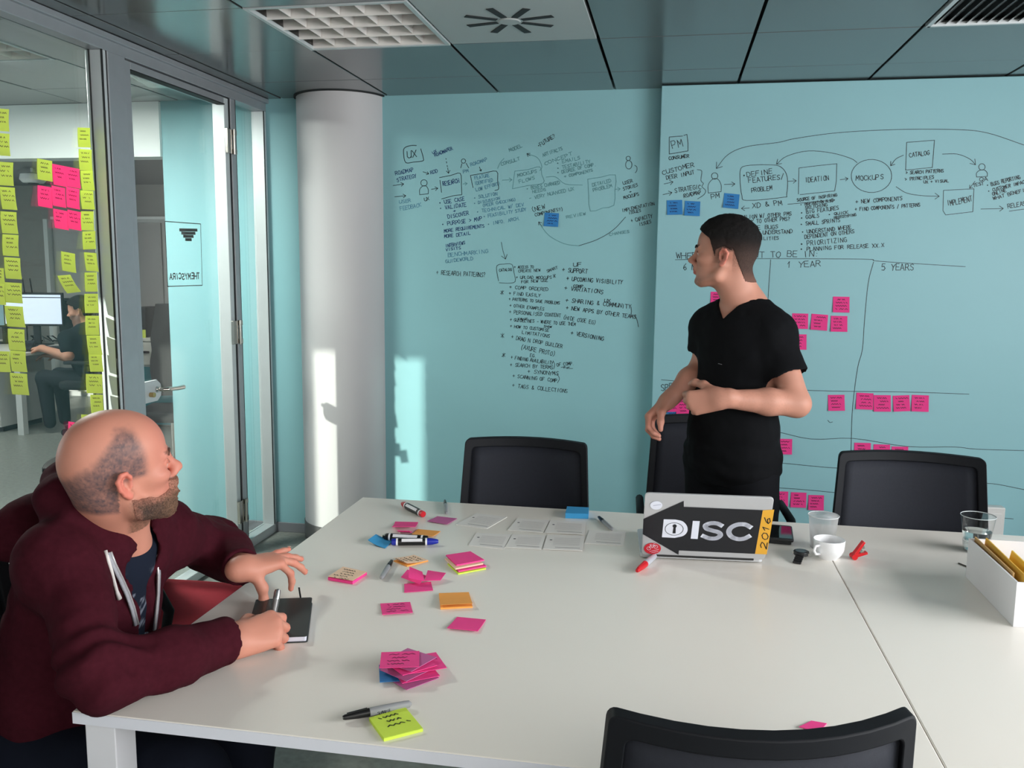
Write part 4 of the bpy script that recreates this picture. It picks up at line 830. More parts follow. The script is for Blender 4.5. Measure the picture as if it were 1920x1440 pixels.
# fanned heap of written notes
G = 'fanned heap of written pink notes'
heap = [(772, 1272, .9, purple_n, 'mauve sticky note lowest in the fanned heap'), (748, 1266, .35, blue_n, 'dark blue sticky note sticking out left of the fanned heap'), (778, 1268, .62, pink, 'pink sticky note near the bottom of the fanned heap'), (764, 1266, 1.05, purple_n, 'lilac sticky note folded at the front of the fanned heap'), (793, 1258, .55, pink, 'pink sticky note at the right of the fanned heap'), (770, 1262, .8, pink, 'pink sticky note third from top of the fanned heap'), (768, 1258, 1.15, purple_n, 'greyish purple sticky note under the top note of the heap'), (750, 1262, .28, pink, 'pink sticky note with block lettering on top of the heap')]
for i, (cx, cy, a, m, lab) in enumerate(heap):
    c0 = T(cx, cy); s = .038; z = .001 + .0035 * i; q = []
    for u, v in ((-1, -1), (1, -1), (1, 1), (-1, 1)):
        ca, sa = math.cos(a), math.sin(a); q.append(c0 + np.array([(u * ca - v * sa) * s, (u * sa + v * ca) * s, z]))
    q = [q[3], q[2], q[1], q[0]]
    sheet('sticky_note', q, (0, 0, 1), m, lab, group=G, curl=.001 if i < 7 else .003, ink=note_ink_p if m is pink else None, nlines=4 if i == 7 else 2, lw=.0016, thick=.001)
# printed cards
card_m = mat('white_card', (240, 237, 234), .6); print_m = mat('grey_print', (204, 200, 200), .7); dot_m = mat('print_dot', (70, 70, 74), .6)
cards = [([(893, 963), (951, 970), (913, 992), (855, 984)], 'printed white card at far left of the card rows'), ([(970, 973), (1030, 977), (1018, 1000), (952, 995)], 'printed white card in the back row, middle'), ([(1032, 977), (1098, 980), (1096, 1004), (1021, 1000)], 'printed white card in the back row beside the blue block'), ([(893, 1000), (958, 1003), (945, 1030), (878, 1023)], 'printed white card in the front row, leftmost'), ([(961, 1003), (1023, 1005), (1015, 1031), (947, 1027)], 'printed white card in the front row, second'), ([(1026, 1005), (1096, 1006), (1092, 1034), (1018, 1031)], 'printed white card in the front row, third'), ([(1105, 995), (1174, 998), (1168, 1024), (1096, 1019)], 'printed white card nearest the laptop')]
for i, (cs, lab) in enumerate(cards):
    q = [T(*c) for c in cs]; ctr = sum(q) / 4
    t = thing('printed_card', lab, 'card', (ctr[0], ctr[1], TZ), group='printed white cards')
    z0 = .0004 + .0007 * (i % 3)
    MB().slab([[p + np.array([0, 0, z0]) for p in (q[0], q[1])], [p + np.array([0, 0, z0]) for p in (q[3], q[2])]], .0011, (0, 0, 1)).build('sheet', card_m, t)
    g = lambda u, v: (q[0] * (1 - u) + q[1] * u) * (1 - v) + (q[3] * (1 - u) + q[2] * u) * v + np.array([0, 0, z0 + .0016])
    mb = MB()
    for v in (.22, .3, .38, .46, .54, .62, .7): ribbon(mb, [g(.22, v), g(.9, v)], .0022, (0, 0, 1))
    mb.build('printed_lines', print_m, t)
    mb = MB(); ribbon(mb, [g(.3, .86), g(.92, .87)], .0032, (0, 0, 1)); mb.build('printed_heading', mat('grey_print_dark', (150, 147, 150), .7), t)
    if i != 6: MB().lathe([(.004, 0), (0, .0003)], g(.14, .36), 12).build('printed_dot', dot_m, t)

# ---------------------------------------------------------------- laptop
b0 = T(1203, 1040, .752); b1 = T(1434, 1050, .752)
ex = (b1 - b0) / np.linalg.norm(b1 - b0); up0 = np.array([0, -.40, .92]); up0 -= ex * (ex @ up0); up0 /= np.linalg.norm(up0)
ln = np.cross(ex, up0); ln /= np.linalg.norm(ln)      # faces the camera (-y)
if ln[1] > 0: ln = -ln
LW = np.linalg.norm(b1 - b0); LHT = .214
lap = thing('laptop', 'open silver laptop with a black arrow sticker, its back to the viewer', 'laptop', (b0 + b1) / 2 * np.array([1, 1, 0]) + np.array([0, 0, TZ]))
silver = mat('silver_aluminium_shell', (196, 198, 202), .38, metal=.35)
def rrect(o, u, v, w, h, r, n=5):
    pts = []
    for cx, cy, a0 in ((w - r, r, -90), (w - r, h - r, 0), (r, h - r, 90), (r, r, 180)):
        for k in range(n + 1):
            a = math.radians(a0 + 90 * k / n); pts.append(o + u * (cx + r * math.cos(a)) + v * (cy + r * math.sin(a)))
    return pts
lid = MB().prism(rrect(b0 - ln * .0, ex, up0, LW, LHT, .011), -ln * .006).build('lid', silver, lap, bevel=.0015)
MB().prism(rrect(b0 - ln * .0061 + ex * .008 + up0 * .01, ex, up0, LW - .016, LHT - .018, .004), -ln * .0006).build('screen', mat('dark_laptop_screen', (18, 20, 24), .2), lid)
ey = np.array([-ex[1], ex[0], 0]); bo = b0 * np.array([1, 1, 0]) + np.array([0, 0, TZ + .0025]) + ey * .006 - ex * .004
MB().prism(rrect(bo, ex, ey, LW, .228, .011), (0, 0, .013)).build('base', silver, lap, bevel=.002)
MB().prism(rrect(bo + np.array([0, 0, .0131]) + ex * .03 + ey * .09, ex, ey, LW - .06, .11, .004), (0, 0, .001)).build('keyboard', black_plastic, lap)
for u, v in ((.02, .015), (LW - .02, .015), (.02, .21), (LW - .02, .21)): MB().lathe([(.007, 0), (.006, -.0024)], bo + ex * u + ey * v, 12).build('foot', black_plastic, lap)
MB().tube([b0 + ex * .03 - ln * .003, b1 - ex * .03 - ln * .003], .005, 10).build('hinge', black_plastic, lap, smooth='auto')
def onL(px, py, off=.0):
    r = pray(px, py); o = np.array([0, 0, CAM_H]); p = b0 + ln * off; t = ((p - o) @ ln) / (r @ ln); return o + r * t
def decal(name, poly, m, parent, lift=.0008): return MB().prism([onL(*p) + ln * lift for p in poly][::-1], ln * .0003).build(name, m, parent)
st_black = mat('black_sticker', (24, 26, 32), .45); st_white = mat('white_sticker', (226, 230, 244), .45); st_yel = mat('yellow_sticker', (228, 170, 56), .45); st_red = mat('red_sticker', (206, 40, 56), .45)
arr = decal('arrow_sticker', [(1206.3, 972.8), (1282, 939), (1282, 950), (1430, 956.3), (1415.3, 1038), (1273, 1031.7), (1272, 1039.7), (1205, 1001)], st_black, lid)
yl = decal('year_sticker', [(1430.2, 956.4), (1451.7, 955), (1437.5, 1039), (1415.6, 1038)], st_yel, lid, .0009)
def on_lid(polys, w, name, m, parent, lift=.0014):
    mb = MB()
    for i, pl in enumerate(polys): ribbon(mb, [onL(*p) + ln * (lift + .00003 * (i % 5)) for p in pl], w, ln)
    return mb.build(name, m, parent)
on_lid(text_px('2016', 1436, 1028, 1446, 968, 12, 0), .0026, 'year_lettering', st_black, yl)
dpoly = [(1244.5, 973)] + smooth_px([(1266, 973.5), (1280, 977), (1288, 986), (1288.5, 996), (1281, 1004), (1265, 1007.8)], 4) + [(1241, 1006.5)]
dl = decal('letter_d', dpoly, st_white, arr, .0013)
on_lid([circle_px(1264, 991, 17, 11.6, 28)], .0014, 'ring', st_black, dl, .002)
decal('keyhole', [(1263, 986), (1267, 986), (1266.6, 999), (1261, 999)], st_black, dl, .002)
decal('keyhole', circle_px(1265, 985.4, 3.8, 3.2, 14)[:-1], st_black, dl, .0021)
decal('letter_i', [(1299, 976), (1312, 976.5), (1308, 1010), (1295, 1009.3)], st_white, arr, .0013)
on_lid([smooth_px([(1353, 985), (1345, 981.2), (1333, 980.5), (1323, 984.5), (1325, 990.5), (1335, 994), (1347, 997.5), (1350.5, 1003), (1343, 1008.4), (1330, 1008.6), (1317.5, 1004)], 4)], .0132, 'letter_s', st_white, arr)
on_lid([smooth_px([(1407, 988), (1397, 983), (1383, 983), (1371, 988.5), (1366.5, 997), (1371.5, 1005.5), (1383, 1010), (1395, 1009.2), (1405, 1004.5)], 4)], .0136, 'letter_c', st_white, arr)
wsd = decal('round_white_sticker', circle_px(1230.5, 947, 11.4, 8, 24)[:-1], st_white, lid, .001)
on_lid([[(1225, 947.5), (1230, 946.5), (1239, 945.6)]], .0012, 'scribble', mat('blue_grey_print', (120, 130, 160), .5), wsd)
rsd = decal('round_red_sticker', circle_px(1223.3, 1028, 16, 10.5, 26)[:-1], st_red, lid, .001)
on_lid([circle_px(1216.5, 1027.5, 3.6, 3.0, 14), circle_px(1229.5, 1024.5, 3.6, 3.0, 14), [(1216.5, 1027.5), (1219.5, 1022), (1226, 1020.8), (1229.5, 1024.5)], [(1219.5, 1022), (1223, 1026.5), (1226, 1020.8)], [(1218, 1020.6), (1221, 1020.2)], [(1225.5, 1019), (1228.5, 1018.6)], [(1218, 1033.5), (1235, 1029.5)], [(1221, 1036), (1234, 1033)]], .0011, 'bicycle_print', st_white, rsd)
# ---------------------------------------------------------------- phone, watch, cups
q = [T(1443, 1020), T(1488, 1024), T(1480, 991), T(1446, 989)]
t = thing('smartphone', 'black smartphone lying beside the laptop', 'phone', (*(sum(q) / 4)[:2], TZ))
u = (q[1] - q[0]); u /= np.linalg.norm(u); v = np.array([-u[1], u[0], 0]); W = .078; o0 = q[1] - u * W
MB().prism(rrect(o0 + u * .006 + v * .006 + np.array([0, 0, .0006]), u, v, W - .012, .138, .008), (0, 0, .009)).build('base', black_plastic, t)
MB().prism(rrect(o0 + np.array([0, 0, .0096]), u, v, W, .15, .01), (0, 0, .008)).build('body', black_plastic, t, bevel=.002)
MB().prism(rrect(o0 + u * .004 + v * .012 + np.array([0, 0, .0177]), u, v, W - .008, .126, .003), (0, 0, .0003)).build('screen', mat('phone_glass', (14, 20, 24), .04, spec=.8), t)
c = T(1500, 1050)
t = thing('wristwatch', 'black digital wristwatch with ribbed strap in front of the cup', 'watch', (c[0], c[1], TZ), -.35)
MB().prism([(x, y, .012) for x, y in [(.021 * math.cos(a), .021 * math.sin(a) + .012) for a in np.linspace(0, 2 * math.pi, 20)[:-1]]], (0, 0, .011)).build('case', black_plastic, t, bevel=.002, world=False)
MB().prism([(x, y, .0231) for x, y in [(.016 * math.cos(a), .016 * math.sin(a) + .012) for a in np.linspace(0, 2 * math.pi, 20)[:-1]]], (0, 0, .0006)).build('dial', mat('watch_dial', (54, 64, 66), .25), t, world=False)
for k in range(4): MB().box(-.011, .011, -.014 - .009 * k, -.006 - .009 * k, .010 - .003 * k, .0155 - .003 * k).build('strap_link', black_plastic, t, bevel=.001, world=False)
for k in range(3): MB().box(-.01, .01, .033 + .007 * k, .039 + .007 * k, .001, .012 - .003 * k).build('strap_link', black_plastic, t, bevel=.001, world=False)
for sx in (-1, 1): MB().box(sx * .02 - .003, sx * .02 + .003, .006, .013, .0145, .0195).build('button', chrome, t, world=False)
china = mat('white_china', (240, 241, 244), .12, spec=.6)
c = T(1553, 1046); t = thing('espresso_cup', 'small white espresso cup in front of the translucent beaker', 'cup', (c[0], c[1], TZ))
MB().lathe([(0, .003), (.02, .003), (.022, 0), (.025, 0), (.027, .004), (.036, .014), (.041, .028), (.0425, .053), (.0415, .0545), (.04, .053), (.0385, .03), (.034, .017), (.02, .009), (0, .008)], seg=40).build('bowl', china, t, smooth='auto', world=False)
MB().tube([(-.030, -.028, .043), (-.042, -.038, .043), (-.046, -.042, .032), (-.04, -.036, .02), (-.027, -.025, .018)], .004, 8).build('handle', china, t, smooth=True, world=False)
MB().lathe([(0, .02), (.0355, .02)], seg=32).build('coffee_dregs', mat('cup_dregs', (206, 200, 192), .2), t, world=False)
def thin_plastic(name, tint, milky):
    m = glass_mat(name, tint, .15 if milky else 0.02)
    if milky:
        nt = m.node_tree; out = [n for n in nt.nodes if n.type == 'OUTPUT_MATERIAL'][0]; mix = [n for n in nt.nodes if n.type == 'MIX_SHADER'][0]
        d = nt.nodes.new('ShaderNodeBsdfDiffuse'); d.inputs[0].default_value = (.86, .87, .88, 1); tl = nt.nodes.new('ShaderNodeBsdfTranslucent'); tl.inputs[0].default_value = (.86, .87, .88, 1)
        m1 = nt.nodes.new('ShaderNodeMixShader'); m1.inputs[0].default_value = .5; m2 = nt.nodes.new('ShaderNodeMixShader'); m2.inputs[0].default_value = milky
        nt.links.new(d.outputs[0], m1.inputs[1]); nt.links.new(tl.outputs[0], m1.inputs[2]); nt.links.new(mix.outputs[0], m2.inputs[1]); nt.links.new(m1.outputs[0], m2.inputs[2]); nt.links.new(m2.outputs[0], out.inputs[0])
    return m
c = T(1541, 1026); t = thing('plastic_cup', 'empty milky translucent plastic cup behind the espresso cup', 'cup', (c[0], c[1], TZ))
MB().lathe([(0, .002), (.0305, .002), (.032, .0), (.041, .094), (.0425, .0955), (.043, .0945), (.0415, .093), (.0325, .004)][:5], seg=40).build('wall', thin_plastic('milky_plastic', (.95, .96, .97), .42), t, smooth=True, world=False)
MB().tube([(.0425 * math.cos(a), .0425 * math.sin(a), .0955) for a in np.linspace(0, 2 * math.pi, 33)[:-1]], .0011, 6, closed=True).build('rim', mat('milky_rim', (220, 222, 224), .3), t, smooth=True, world=False)
c = T(1829, 1033); t = thing('water_cup', 'clear plastic cup half full of water at the right of the table', 'cup', (c[0], c[1], TZ))
clear = thin_plastic('clear_plastic', (.96, .97, .97), 0)
MB().lathe([(0, .004), (.030, .004), (.031, 0), (.0315, 0), (.0395, .06), (.0455, .104)], seg=40).build('wall', clear, t, smooth='auto', world=False)
MB().tube([(.0458 * math.cos(a), .0458 * math.sin(a), .1045) for a in np.linspace(0, 2 * math.pi, 33)[:-1]], .0012, 6, closed=True).build('rim', mat('clear_rim', (190, 196, 198), .1), t, smooth=True, world=False)
wm = mat('water', (244, 250, 250), .0, trans=1.0, ior=1.33)
MB().lathe([(0, .0055), (.0295, .0055), (.0385, .06), (0, .06)], seg=40).build('water', wm, t, smooth='auto', world=False)
for k in range(4): MB().tube([((.0338 + k * .0006) * math.cos(a), (.0338 + k * .0006) * math.sin(a), .016 + k * .0045) for a in np.linspace(0, 2 * math.pi, 25)[:-1]], .0005, 5, closed=True).build('ridge', mat('clear_rim', (190, 196, 198), .1), t, smooth=True, world=False)
# staple remover
c = T(1612, 1048); t = thing('staple_remover', 'red staple remover with steel jaws right of the cup', 'staple remover', (c[0], c[1], TZ), .2)
rp = mat('red_plastic', (214, 24, 34), .3)
for s, a in ((1, math.radians(58)), (-1, math.radians(16))):
    d = np.array([math.cos(a), 0, math.sin(a)]); n = np.array([-math.sin(a), 0, math.cos(a)]); o = np.array([-.018, 0, .008])
    L = .05 if s == 1 else .038
    MB().prism([o + np.array([0, -.008, 0]) - n * .004, o + d * L + np.array([0, -.008, 0]) - n * .003, o + d * L + np.array([0, -.008, 0]) + n * .004, o + np.array([0, -.008, 0]) + n * .006], (0, .016, 0)).build('arm', rp, t, bevel=.0015, world=False)
    MB().prism([o + d * L * .45 + np.array([0, -.004, 0]), o + d * L * .9 + np.array([0, -.004, 0]), o + d * L * .7 - s * n * .012 + np.array([0, -.004, 0])], (0, .008, 0)).build('jaw', chrome, t, world=False)
MB().cyl((-.018, -.011, .008), (-.018, .011, .008), .008, 14).build('pivot', rp, t, smooth='auto', world=False)
# thin stick
a, b = T(1797, 1057), T(1841, 1075); a[2] = b[2] = TZ + .0018
tag(MB().bar(a, b, .0028, .0028).build('stirrer_stick', mat('dark_stick', (70, 64, 58), .5)), 'thin dark stirrer stick lying beside the white box', 'stick')
# white box of envelopes
BX0, BX1, BY0, BY1, BZ1 = .781, 1.24, 2.06, 2.39, .845
t = thing('storage_box', 'open white cardboard box of papers at the right edge', 'box', ((BX0 + BX1) / 2, (BY0 + BY1) / 2, TZ))
bm = mat('white_cardboard', (226, 225, 228), .55); e = .004; z0 = TZ + .0005
MB().box(BX0, BX1, BY0, BY1, z0, z0 + e).build('base', bm, t)
MB().box(BX0, BX0 + e, BY0, BY1, z0 + e, BZ1).build('side_panel', bm, t); MB().box(BX1 - e, BX1, BY0, BY1, z0 + e, BZ1).build('side_panel', bm, t)
MB().box(BX0 + e, BX1 - e, BY0, BY0 + e, z0 + e, BZ1).build('front_panel', bm, t); MB().box(BX0 + e, BX1 - e, BY1 - e, BY1, z0 + e, BZ1 + .0).build('back_panel', bm, t)
ye = mat('yellow_envelope_paper', (226, 178, 72), .7, var=.05)
for i, (x, y0, y1, h, tl, m, lab) in enumerate(((.79, 2.12, 2.385, .006, .004, mat('tan_card', (206, 166, 110), .7), 'tan card sticking up along the box\'s left side'), (.80, 2.1, 2.36, .012, .012, ye, 'yellow envelope leaning inside the box behind the tan card'), (.822, 2.09, 2.27, .01, .02, mat('bright_yellow_paper', (238, 200, 84), .7), 'bright yellow paper standing inside the box'))):
    P = [[np.array([x, y0, z0 + .006]), np.array([x, y1, z0 + .006])], [np.array([x + tl, y0, BZ1 + h * .3]), np.array([x + tl, y1, BZ1 + h])]]
    tag(MB().slab(P, .003, (1, 0, 0)).build('envelope', m), lab, 'envelope', 'papers in the white box')
tag(MB().box(.85, 1.2, 2.08, 2.2, .83, .836).box(.86, 1.19, 2.085, 2.195, z0 + .005, .83).build('paper_pack', mat('blue_paper', (70, 128, 190), .6)), 'blue paper pack lying in the white box', 'paper')
t = thing('striped_bag', 'red and white striped paper bag in the front of the box', 'bag', (1.0, 2.07, TZ))
for k in range(14): MB().box(.83 + k * .024, .83 + (k + 1) * .024, 2.066, 2.078, z0 + .005, .846).build('stripe', [rp, china][k % 2], t)
# ---------------------------------------------------------------- notebook
q = [np.array([-.941, 1.833, TZ]), np.array([-.817, 1.872, TZ]), np.array([-.739, 1.664, TZ]), np.array([-.863, 1.625, TZ])]
t = thing('notebook', 'black hardcover notebook with elastic band under the writing hand', 'notebook', (*(sum(q) / 4)[:2], TZ))
nb = mat('black_notebook_cover', (42, 47, 48), .5, var=.04); pg = mat('notebook_pages', (216, 218, 232), .7)
u = q[1] - q[0]; W = np.linalg.norm(u); u /= W; v = q[3] - q[0]; L = np.linalg.norm(v); v /= L
U = lambda a, b, z: q[0] + u * a + v * b + np.array([0, 0, z])
MB().prism(rrect(U(0, 0, .0005), u, v, W, L, .006), (0, 0, .002)).build('cover', nb, t)
MB().prism(rrect(U(.003, .003, .0026), u, v, W - .006, L - .006, .004), (0, 0, .0105)).build('pages', pg, t)
MB().prism(rrect(U(0, 0, .0132), u, v, W, L, .006), (0, 0, .002)).build('cover', nb, t, bevel=.0008)
MB().prism([U(.022, 0, .0153), U(.029, 0, .0153), U(.029, L, .0153), U(.022, L, .0153)], (0, 0, .0006)).build('elastic_band', black_c, t)
MB().slab([[U(W - .03, 0, .008), U(W - .026, 0, .008)], [U(W - .03, -.01, .012), U(W - .026, -.01, .012)], [U(W - .033, -.022, .024), U(W - .029, -.022, .024)], [U(W - .034, -.026, .03), U(W - .03, -.026, .03)]], .0008, (0, 0, 1)).build('bookmark_ribbon', black_c, t)
# ================================================================ people: signed-distance bodies meshed with surface nets
def vnoise(P, sc, seed=0):
    """smooth value noise in -1..1"""
    Q = np.asarray(P, np.float32) * np.float32(sc) + np.float32(37.7 * (seed + 1)); I = np.floor(Q); Fq = Q - I; Fq = Fq * Fq * (3 - 2 * Fq); I = I.astype(np.int64)
    out = 0
    for dx in (0, 1):
        wx = Fq[:, 0] if dx else 1 - Fq[:, 0]
        for dy in (0, 1):
            wy = Fq[:, 1] if dy else 1 - Fq[:, 1]
            for dz in (0, 1):
                wz = Fq[:, 2] if dz else 1 - Fq[:, 2]
                hsh = ((I[:, 0] + dx) * 73856093) ^ ((I[:, 1] + dy) * 19349663) ^ ((I[:, 2] + dz) * 83492791)
                hsh = (hsh ^ (hsh >> 13)) * 1274126177 & 0xffff
                out = out + wx * wy * wz * (hsh / 32767.5 - 1)
    return out
def sstep(a, b, x): t = np.clip((x - a) / (b - a), 0, 1); return t * t * (3 - 2 * t)
class SDF:
    def __init__(s): s.pr = []; s.post = []
    def cap(s, a, b, ra, rb=None, k=.02, op='u'):
        a = np.array(a, np.float32); b = np.array(b, np.float32); rb = ra if rb is None else rb; ab = b - a; L2 = max(float(ab @ ab), 1e-9)
        def fn(P):
            t = np.clip((P - a) @ ab / L2, 0, 1); return np.linalg.norm(P - a - t[:, None] * ab, axis=1) - (ra + (rb - ra) * t)
        s.pr.append((fn, (a + b) / 2, math.sqrt(L2) / 2 + max(ra, rb), k, op)); return s
    def chain(s, pts, rs, k=.015, op='u'):
        for i in range(len(pts) - 1): s.cap(pts[i], pts[i + 1], rs[i], rs[i + 1], k, op)
        return s
    def ell(s, c, r, ax=None, k=.02, op='u'):
        c = np.array(c, np.float32); r = np.array(r, np.float32); A = np.eye(3, dtype=np.float32) if ax is None else np.array(ax, np.float32).T
        def fn(P):
            q = (P - c) @ A; k0 = np.linalg.norm(q / r, axis=1); k1 = np.linalg.norm(q / (r * r), axis=1); return k0 * (k0 - 1) / np.maximum(k1, 1e-6)
        s.pr.append((fn, c, float(r.max()), k, op)); return s
    def fn(s, f, c, R, k=.005, op='i'): s.pr.append((f, np.array(c, np.float32), R, k, op)); return s
    def ev(s, P, sel=None):
        P = np.asarray(P, np.float32); d = None
        for i, (fn, c, R, k, op) in enumerate(s.pr):
            if sel is not None and not sel[i]: continue
            e = fn(P)
            if d is None: d = e if op == 'u' else np.full(len(P), 1.0, np.float32); continue
            if op == 'u': h = np.maximum(k - np.abs(d - e), 0) / k; d = np.minimum(d, e) - h * h * k * .25
            elif op == 's': e = -e; h = np.maximum(k - np.abs(d - e), 0) / k; d = np.maximum(d, e) + h * h * k * .25
            else: d = np.maximum(d, e)
        if d is None: d = np.full(len(P), 1.0, np.float32)
        for f in s.post: d = f(P, d)
        return d
    def surf(s, o, dr, tmax=1.0):
        o = np.array(o, np.float32); dr = np.array(dr, np.float32); dr /= np.linalg.norm(dr); t = 0.0
        for _ in range(90):
            d = float(s.ev((o + dr * t)[None])[0])
            if d < .0006 or t > tmax: break
            t += d * .8
        return o + dr * t
    def cam(s, px, py):
        return s.surf(np.array([0, 0, CAM_H]), pray(px, py), 4.0)
    def mesh(s, h, pad=.02):
        cs = np.array([p[1] for p in s.pr if p[4] == 'u']); Rs = np.array([p[2] for p in s.pr if p[4] == 'u'])
        lo = (cs - Rs[:, None]).min(0) - pad; hi = (cs + Rs[:, None]).max(0) + pad
        B = 12; bs = B * h; nb = np.ceil((hi - lo) / bs).astype(int); n = nb * B + 1
        Dn = np.full(n, 1.0, np.float32)
        ii = np.stack(np.meshgrid(*[np.arange(q) for q in nb], indexing='ij'), -1).reshape(-1, 3)
        cen = (lo + (ii + .5) * bs).astype(np.float32); hd = bs * .5 * math.sqrt(3)
        dc = s.ev(cen); C = np.array([p[1] for p in s.pr]); R = np.array([p[2] for p in s.pr]); K = np.array([p[3] for p in s.pr])
        g = np.stack(np.meshgrid(*[np.arange(B + 1)] * 3, indexing='ij'), -1).reshape(-1, 3) * h
        for b in range(len(ii)):
            i, j, k = ii[b] * B
            if abs(dc[b]) > hd * 1.6 + .02:
                if dc[b] < 0: Dn[i:i + B + 1, j:j + B + 1, k:k + B + 1] = -1
                continue
            sel = np.linalg.norm(C - cen[b], axis=1) - R < max(dc[b], 0) + 2 * hd + K + .01
            if not sel.any(): continue
            Dn[i:i + B + 1, j:j + B + 1, k:k + B + 1] = s.ev((lo + ii[b] * bs + g).astype(np.float32), sel).reshape(B + 1, B + 1, B + 1)
        S = Dn < 0
        cnt = np.zeros([q - 1 for q in n], np.uint8)
        for dx in (0, 1):
            for dy in (0, 1):
                for dz in (0, 1): cnt += S[dx:n[0] - 1 + dx, dy:n[1] - 1 + dy, dz:n[2] - 1 + dz]
        act = np.argwhere((cnt > 0) & (cnt < 8))
        idx = np.full(cnt.shape, -1, np.int32); idx[act[:, 0], act[:, 1], act[:, 2]] = np.arange(len(act))
        cor = [(dx, dy, dz) for dx in (0, 1) for dy in (0, 1) for dz in (0, 1)]
        val = np.stack([Dn[act[:, 0] + c[0], act[:, 1] + c[1], act[:, 2] + c[2]] for c in cor], 1)
        acc = np.zeros((len(act), 3)); num = np.zeros(len(act))
        for a in range(8):
            for b in range(a + 1, 8):
                if sum(abs(cor[a][q] - cor[b][q]) for q in range(3)) != 1: continue
                va, vb = val[:, a], val[:, b]; m = (va < 0) != (vb < 0)
                t = np.where(m, va / np.where(m, va - vb, 1), 0)[:, None]
                p = np.array(cor[a]) + t * (np.array(cor[b]) - np.array(cor[a])); acc += np.where(m[:, None], p, 0); num += m
        V = lo + (act + acc / num[:, None]) * h
        F = []
        for ax in range(3):
            o1, o2 = [(1, 2), (2, 0), (0, 1)][ax]
            s0 = [slice(None)] * 3; s1 = [slice(None)] * 3; s0[ax] = slice(0, n[ax] - 1); s1[ax] = slice(1, n[ax])
            A, Bq = S[tuple(s0)], S[tuple(s1)]; e = np.argwhere(A != Bq)
            e = e[(e[:, o1] > 0) & (e[:, o2] > 0) & (e[:, o1] < n[o1] - 1) & (e[:, o2] < n[o2] - 1)]
            ins = A[e[:, 0], e[:, 1], e[:, 2]]
            def cell(d1, d2):
                q = e.copy(); q[:, o1] -= d1; q[:, o2] -= d2; return idx[q[:, 0], q[:, 1], q[:, 2]]
            q = np.stack([cell(1, 1), cell(0, 1), cell(0, 0), cell(1, 0)], 1); q[~ins] = q[~ins][:, ::-1]; F.append(q)
        return V, np.concatenate(F)
def sdf_object(name, sdf, h, material, parent, color=None, relax=0):
    V, F = sdf.mesh(h)
    F = F[(F >= 0).all(1)]
    for _ in range(relax):   # pull vertices onto the surface
        e = h * .4; d0 = sdf.ev(V); gx = np.stack([sdf.ev(V + np.eye(3)[a] * e) - sdf.ev(V - np.eye(3)[a] * e) for a in range(3)], 1); gn = np.linalg.norm(gx, axis=1, keepdims=True) + 1e-9
        V = V - np.clip(d0, -h, h)[:, None] * gx / gn * .8
    me = bpy.data.meshes.new(name); W = V
    if parent is not None:
        inv = np.array(wmat(parent).inverted()); W = V @ inv[:3, :3].T + inv[:3, 3]
    me.vertices.add(len(W)); me.vertices.foreach_set('co', W.astype(np.float32).ravel())
    me.loops.add(F.size); me.loops.foreach_set('vertex_index', F.astype(np.int32).ravel())
    me.polygons.add(len(F)); me.polygons.foreach_set('loop_start', np.arange(0, F.size, 4, dtype=np.int32)); me.polygons.foreach_set('loop_total', np.full(len(F), 4, np.int32))
    me.update(calc_edges=True); me.validate()
    me.polygons.foreach_set('use_smooth', np.ones(len(me.polygons), bool))
    if color is not None:
        ca = me.color_attributes.new('Col', 'FLOAT_COLOR', 'POINT'); c = color(V); ca.data.foreach_set('color', np.concatenate([c, np.ones((len(c), 1))], 1).astype(np.float32).ravel())
    me.materials.append(material)
    o = bpy.data.objects.new(name, me); COL.objects.link(o); o.parent = parent
    return o
def plane(pt, nv): pt = np.array(pt, np.float32); nv = np.array(nv, np.float32) / np.linalg.norm(nv); return lambda P: (P - pt) @ nv
def frame(fwd, roll=0.0, pitch=0.0):
    """head or torso axes (forward, left, up) from a level heading, then pitched up and rolled to its right"""
    f = np.array([fwd[0], fwd[1], 0.0]); f /= np.linalg.norm(f); u = np.array([0, 0, 1.0]); l = np.cross(u, f)
    f, u = f * math.cos(pitch) + u * math.sin(pitch), u * math.cos(pitch) - f * math.sin(pitch)
    l, u = l * math.cos(roll) + u * math.sin(roll), u * math.cos(roll) - l * math.sin(roll)
    return np.array([f, l, u])
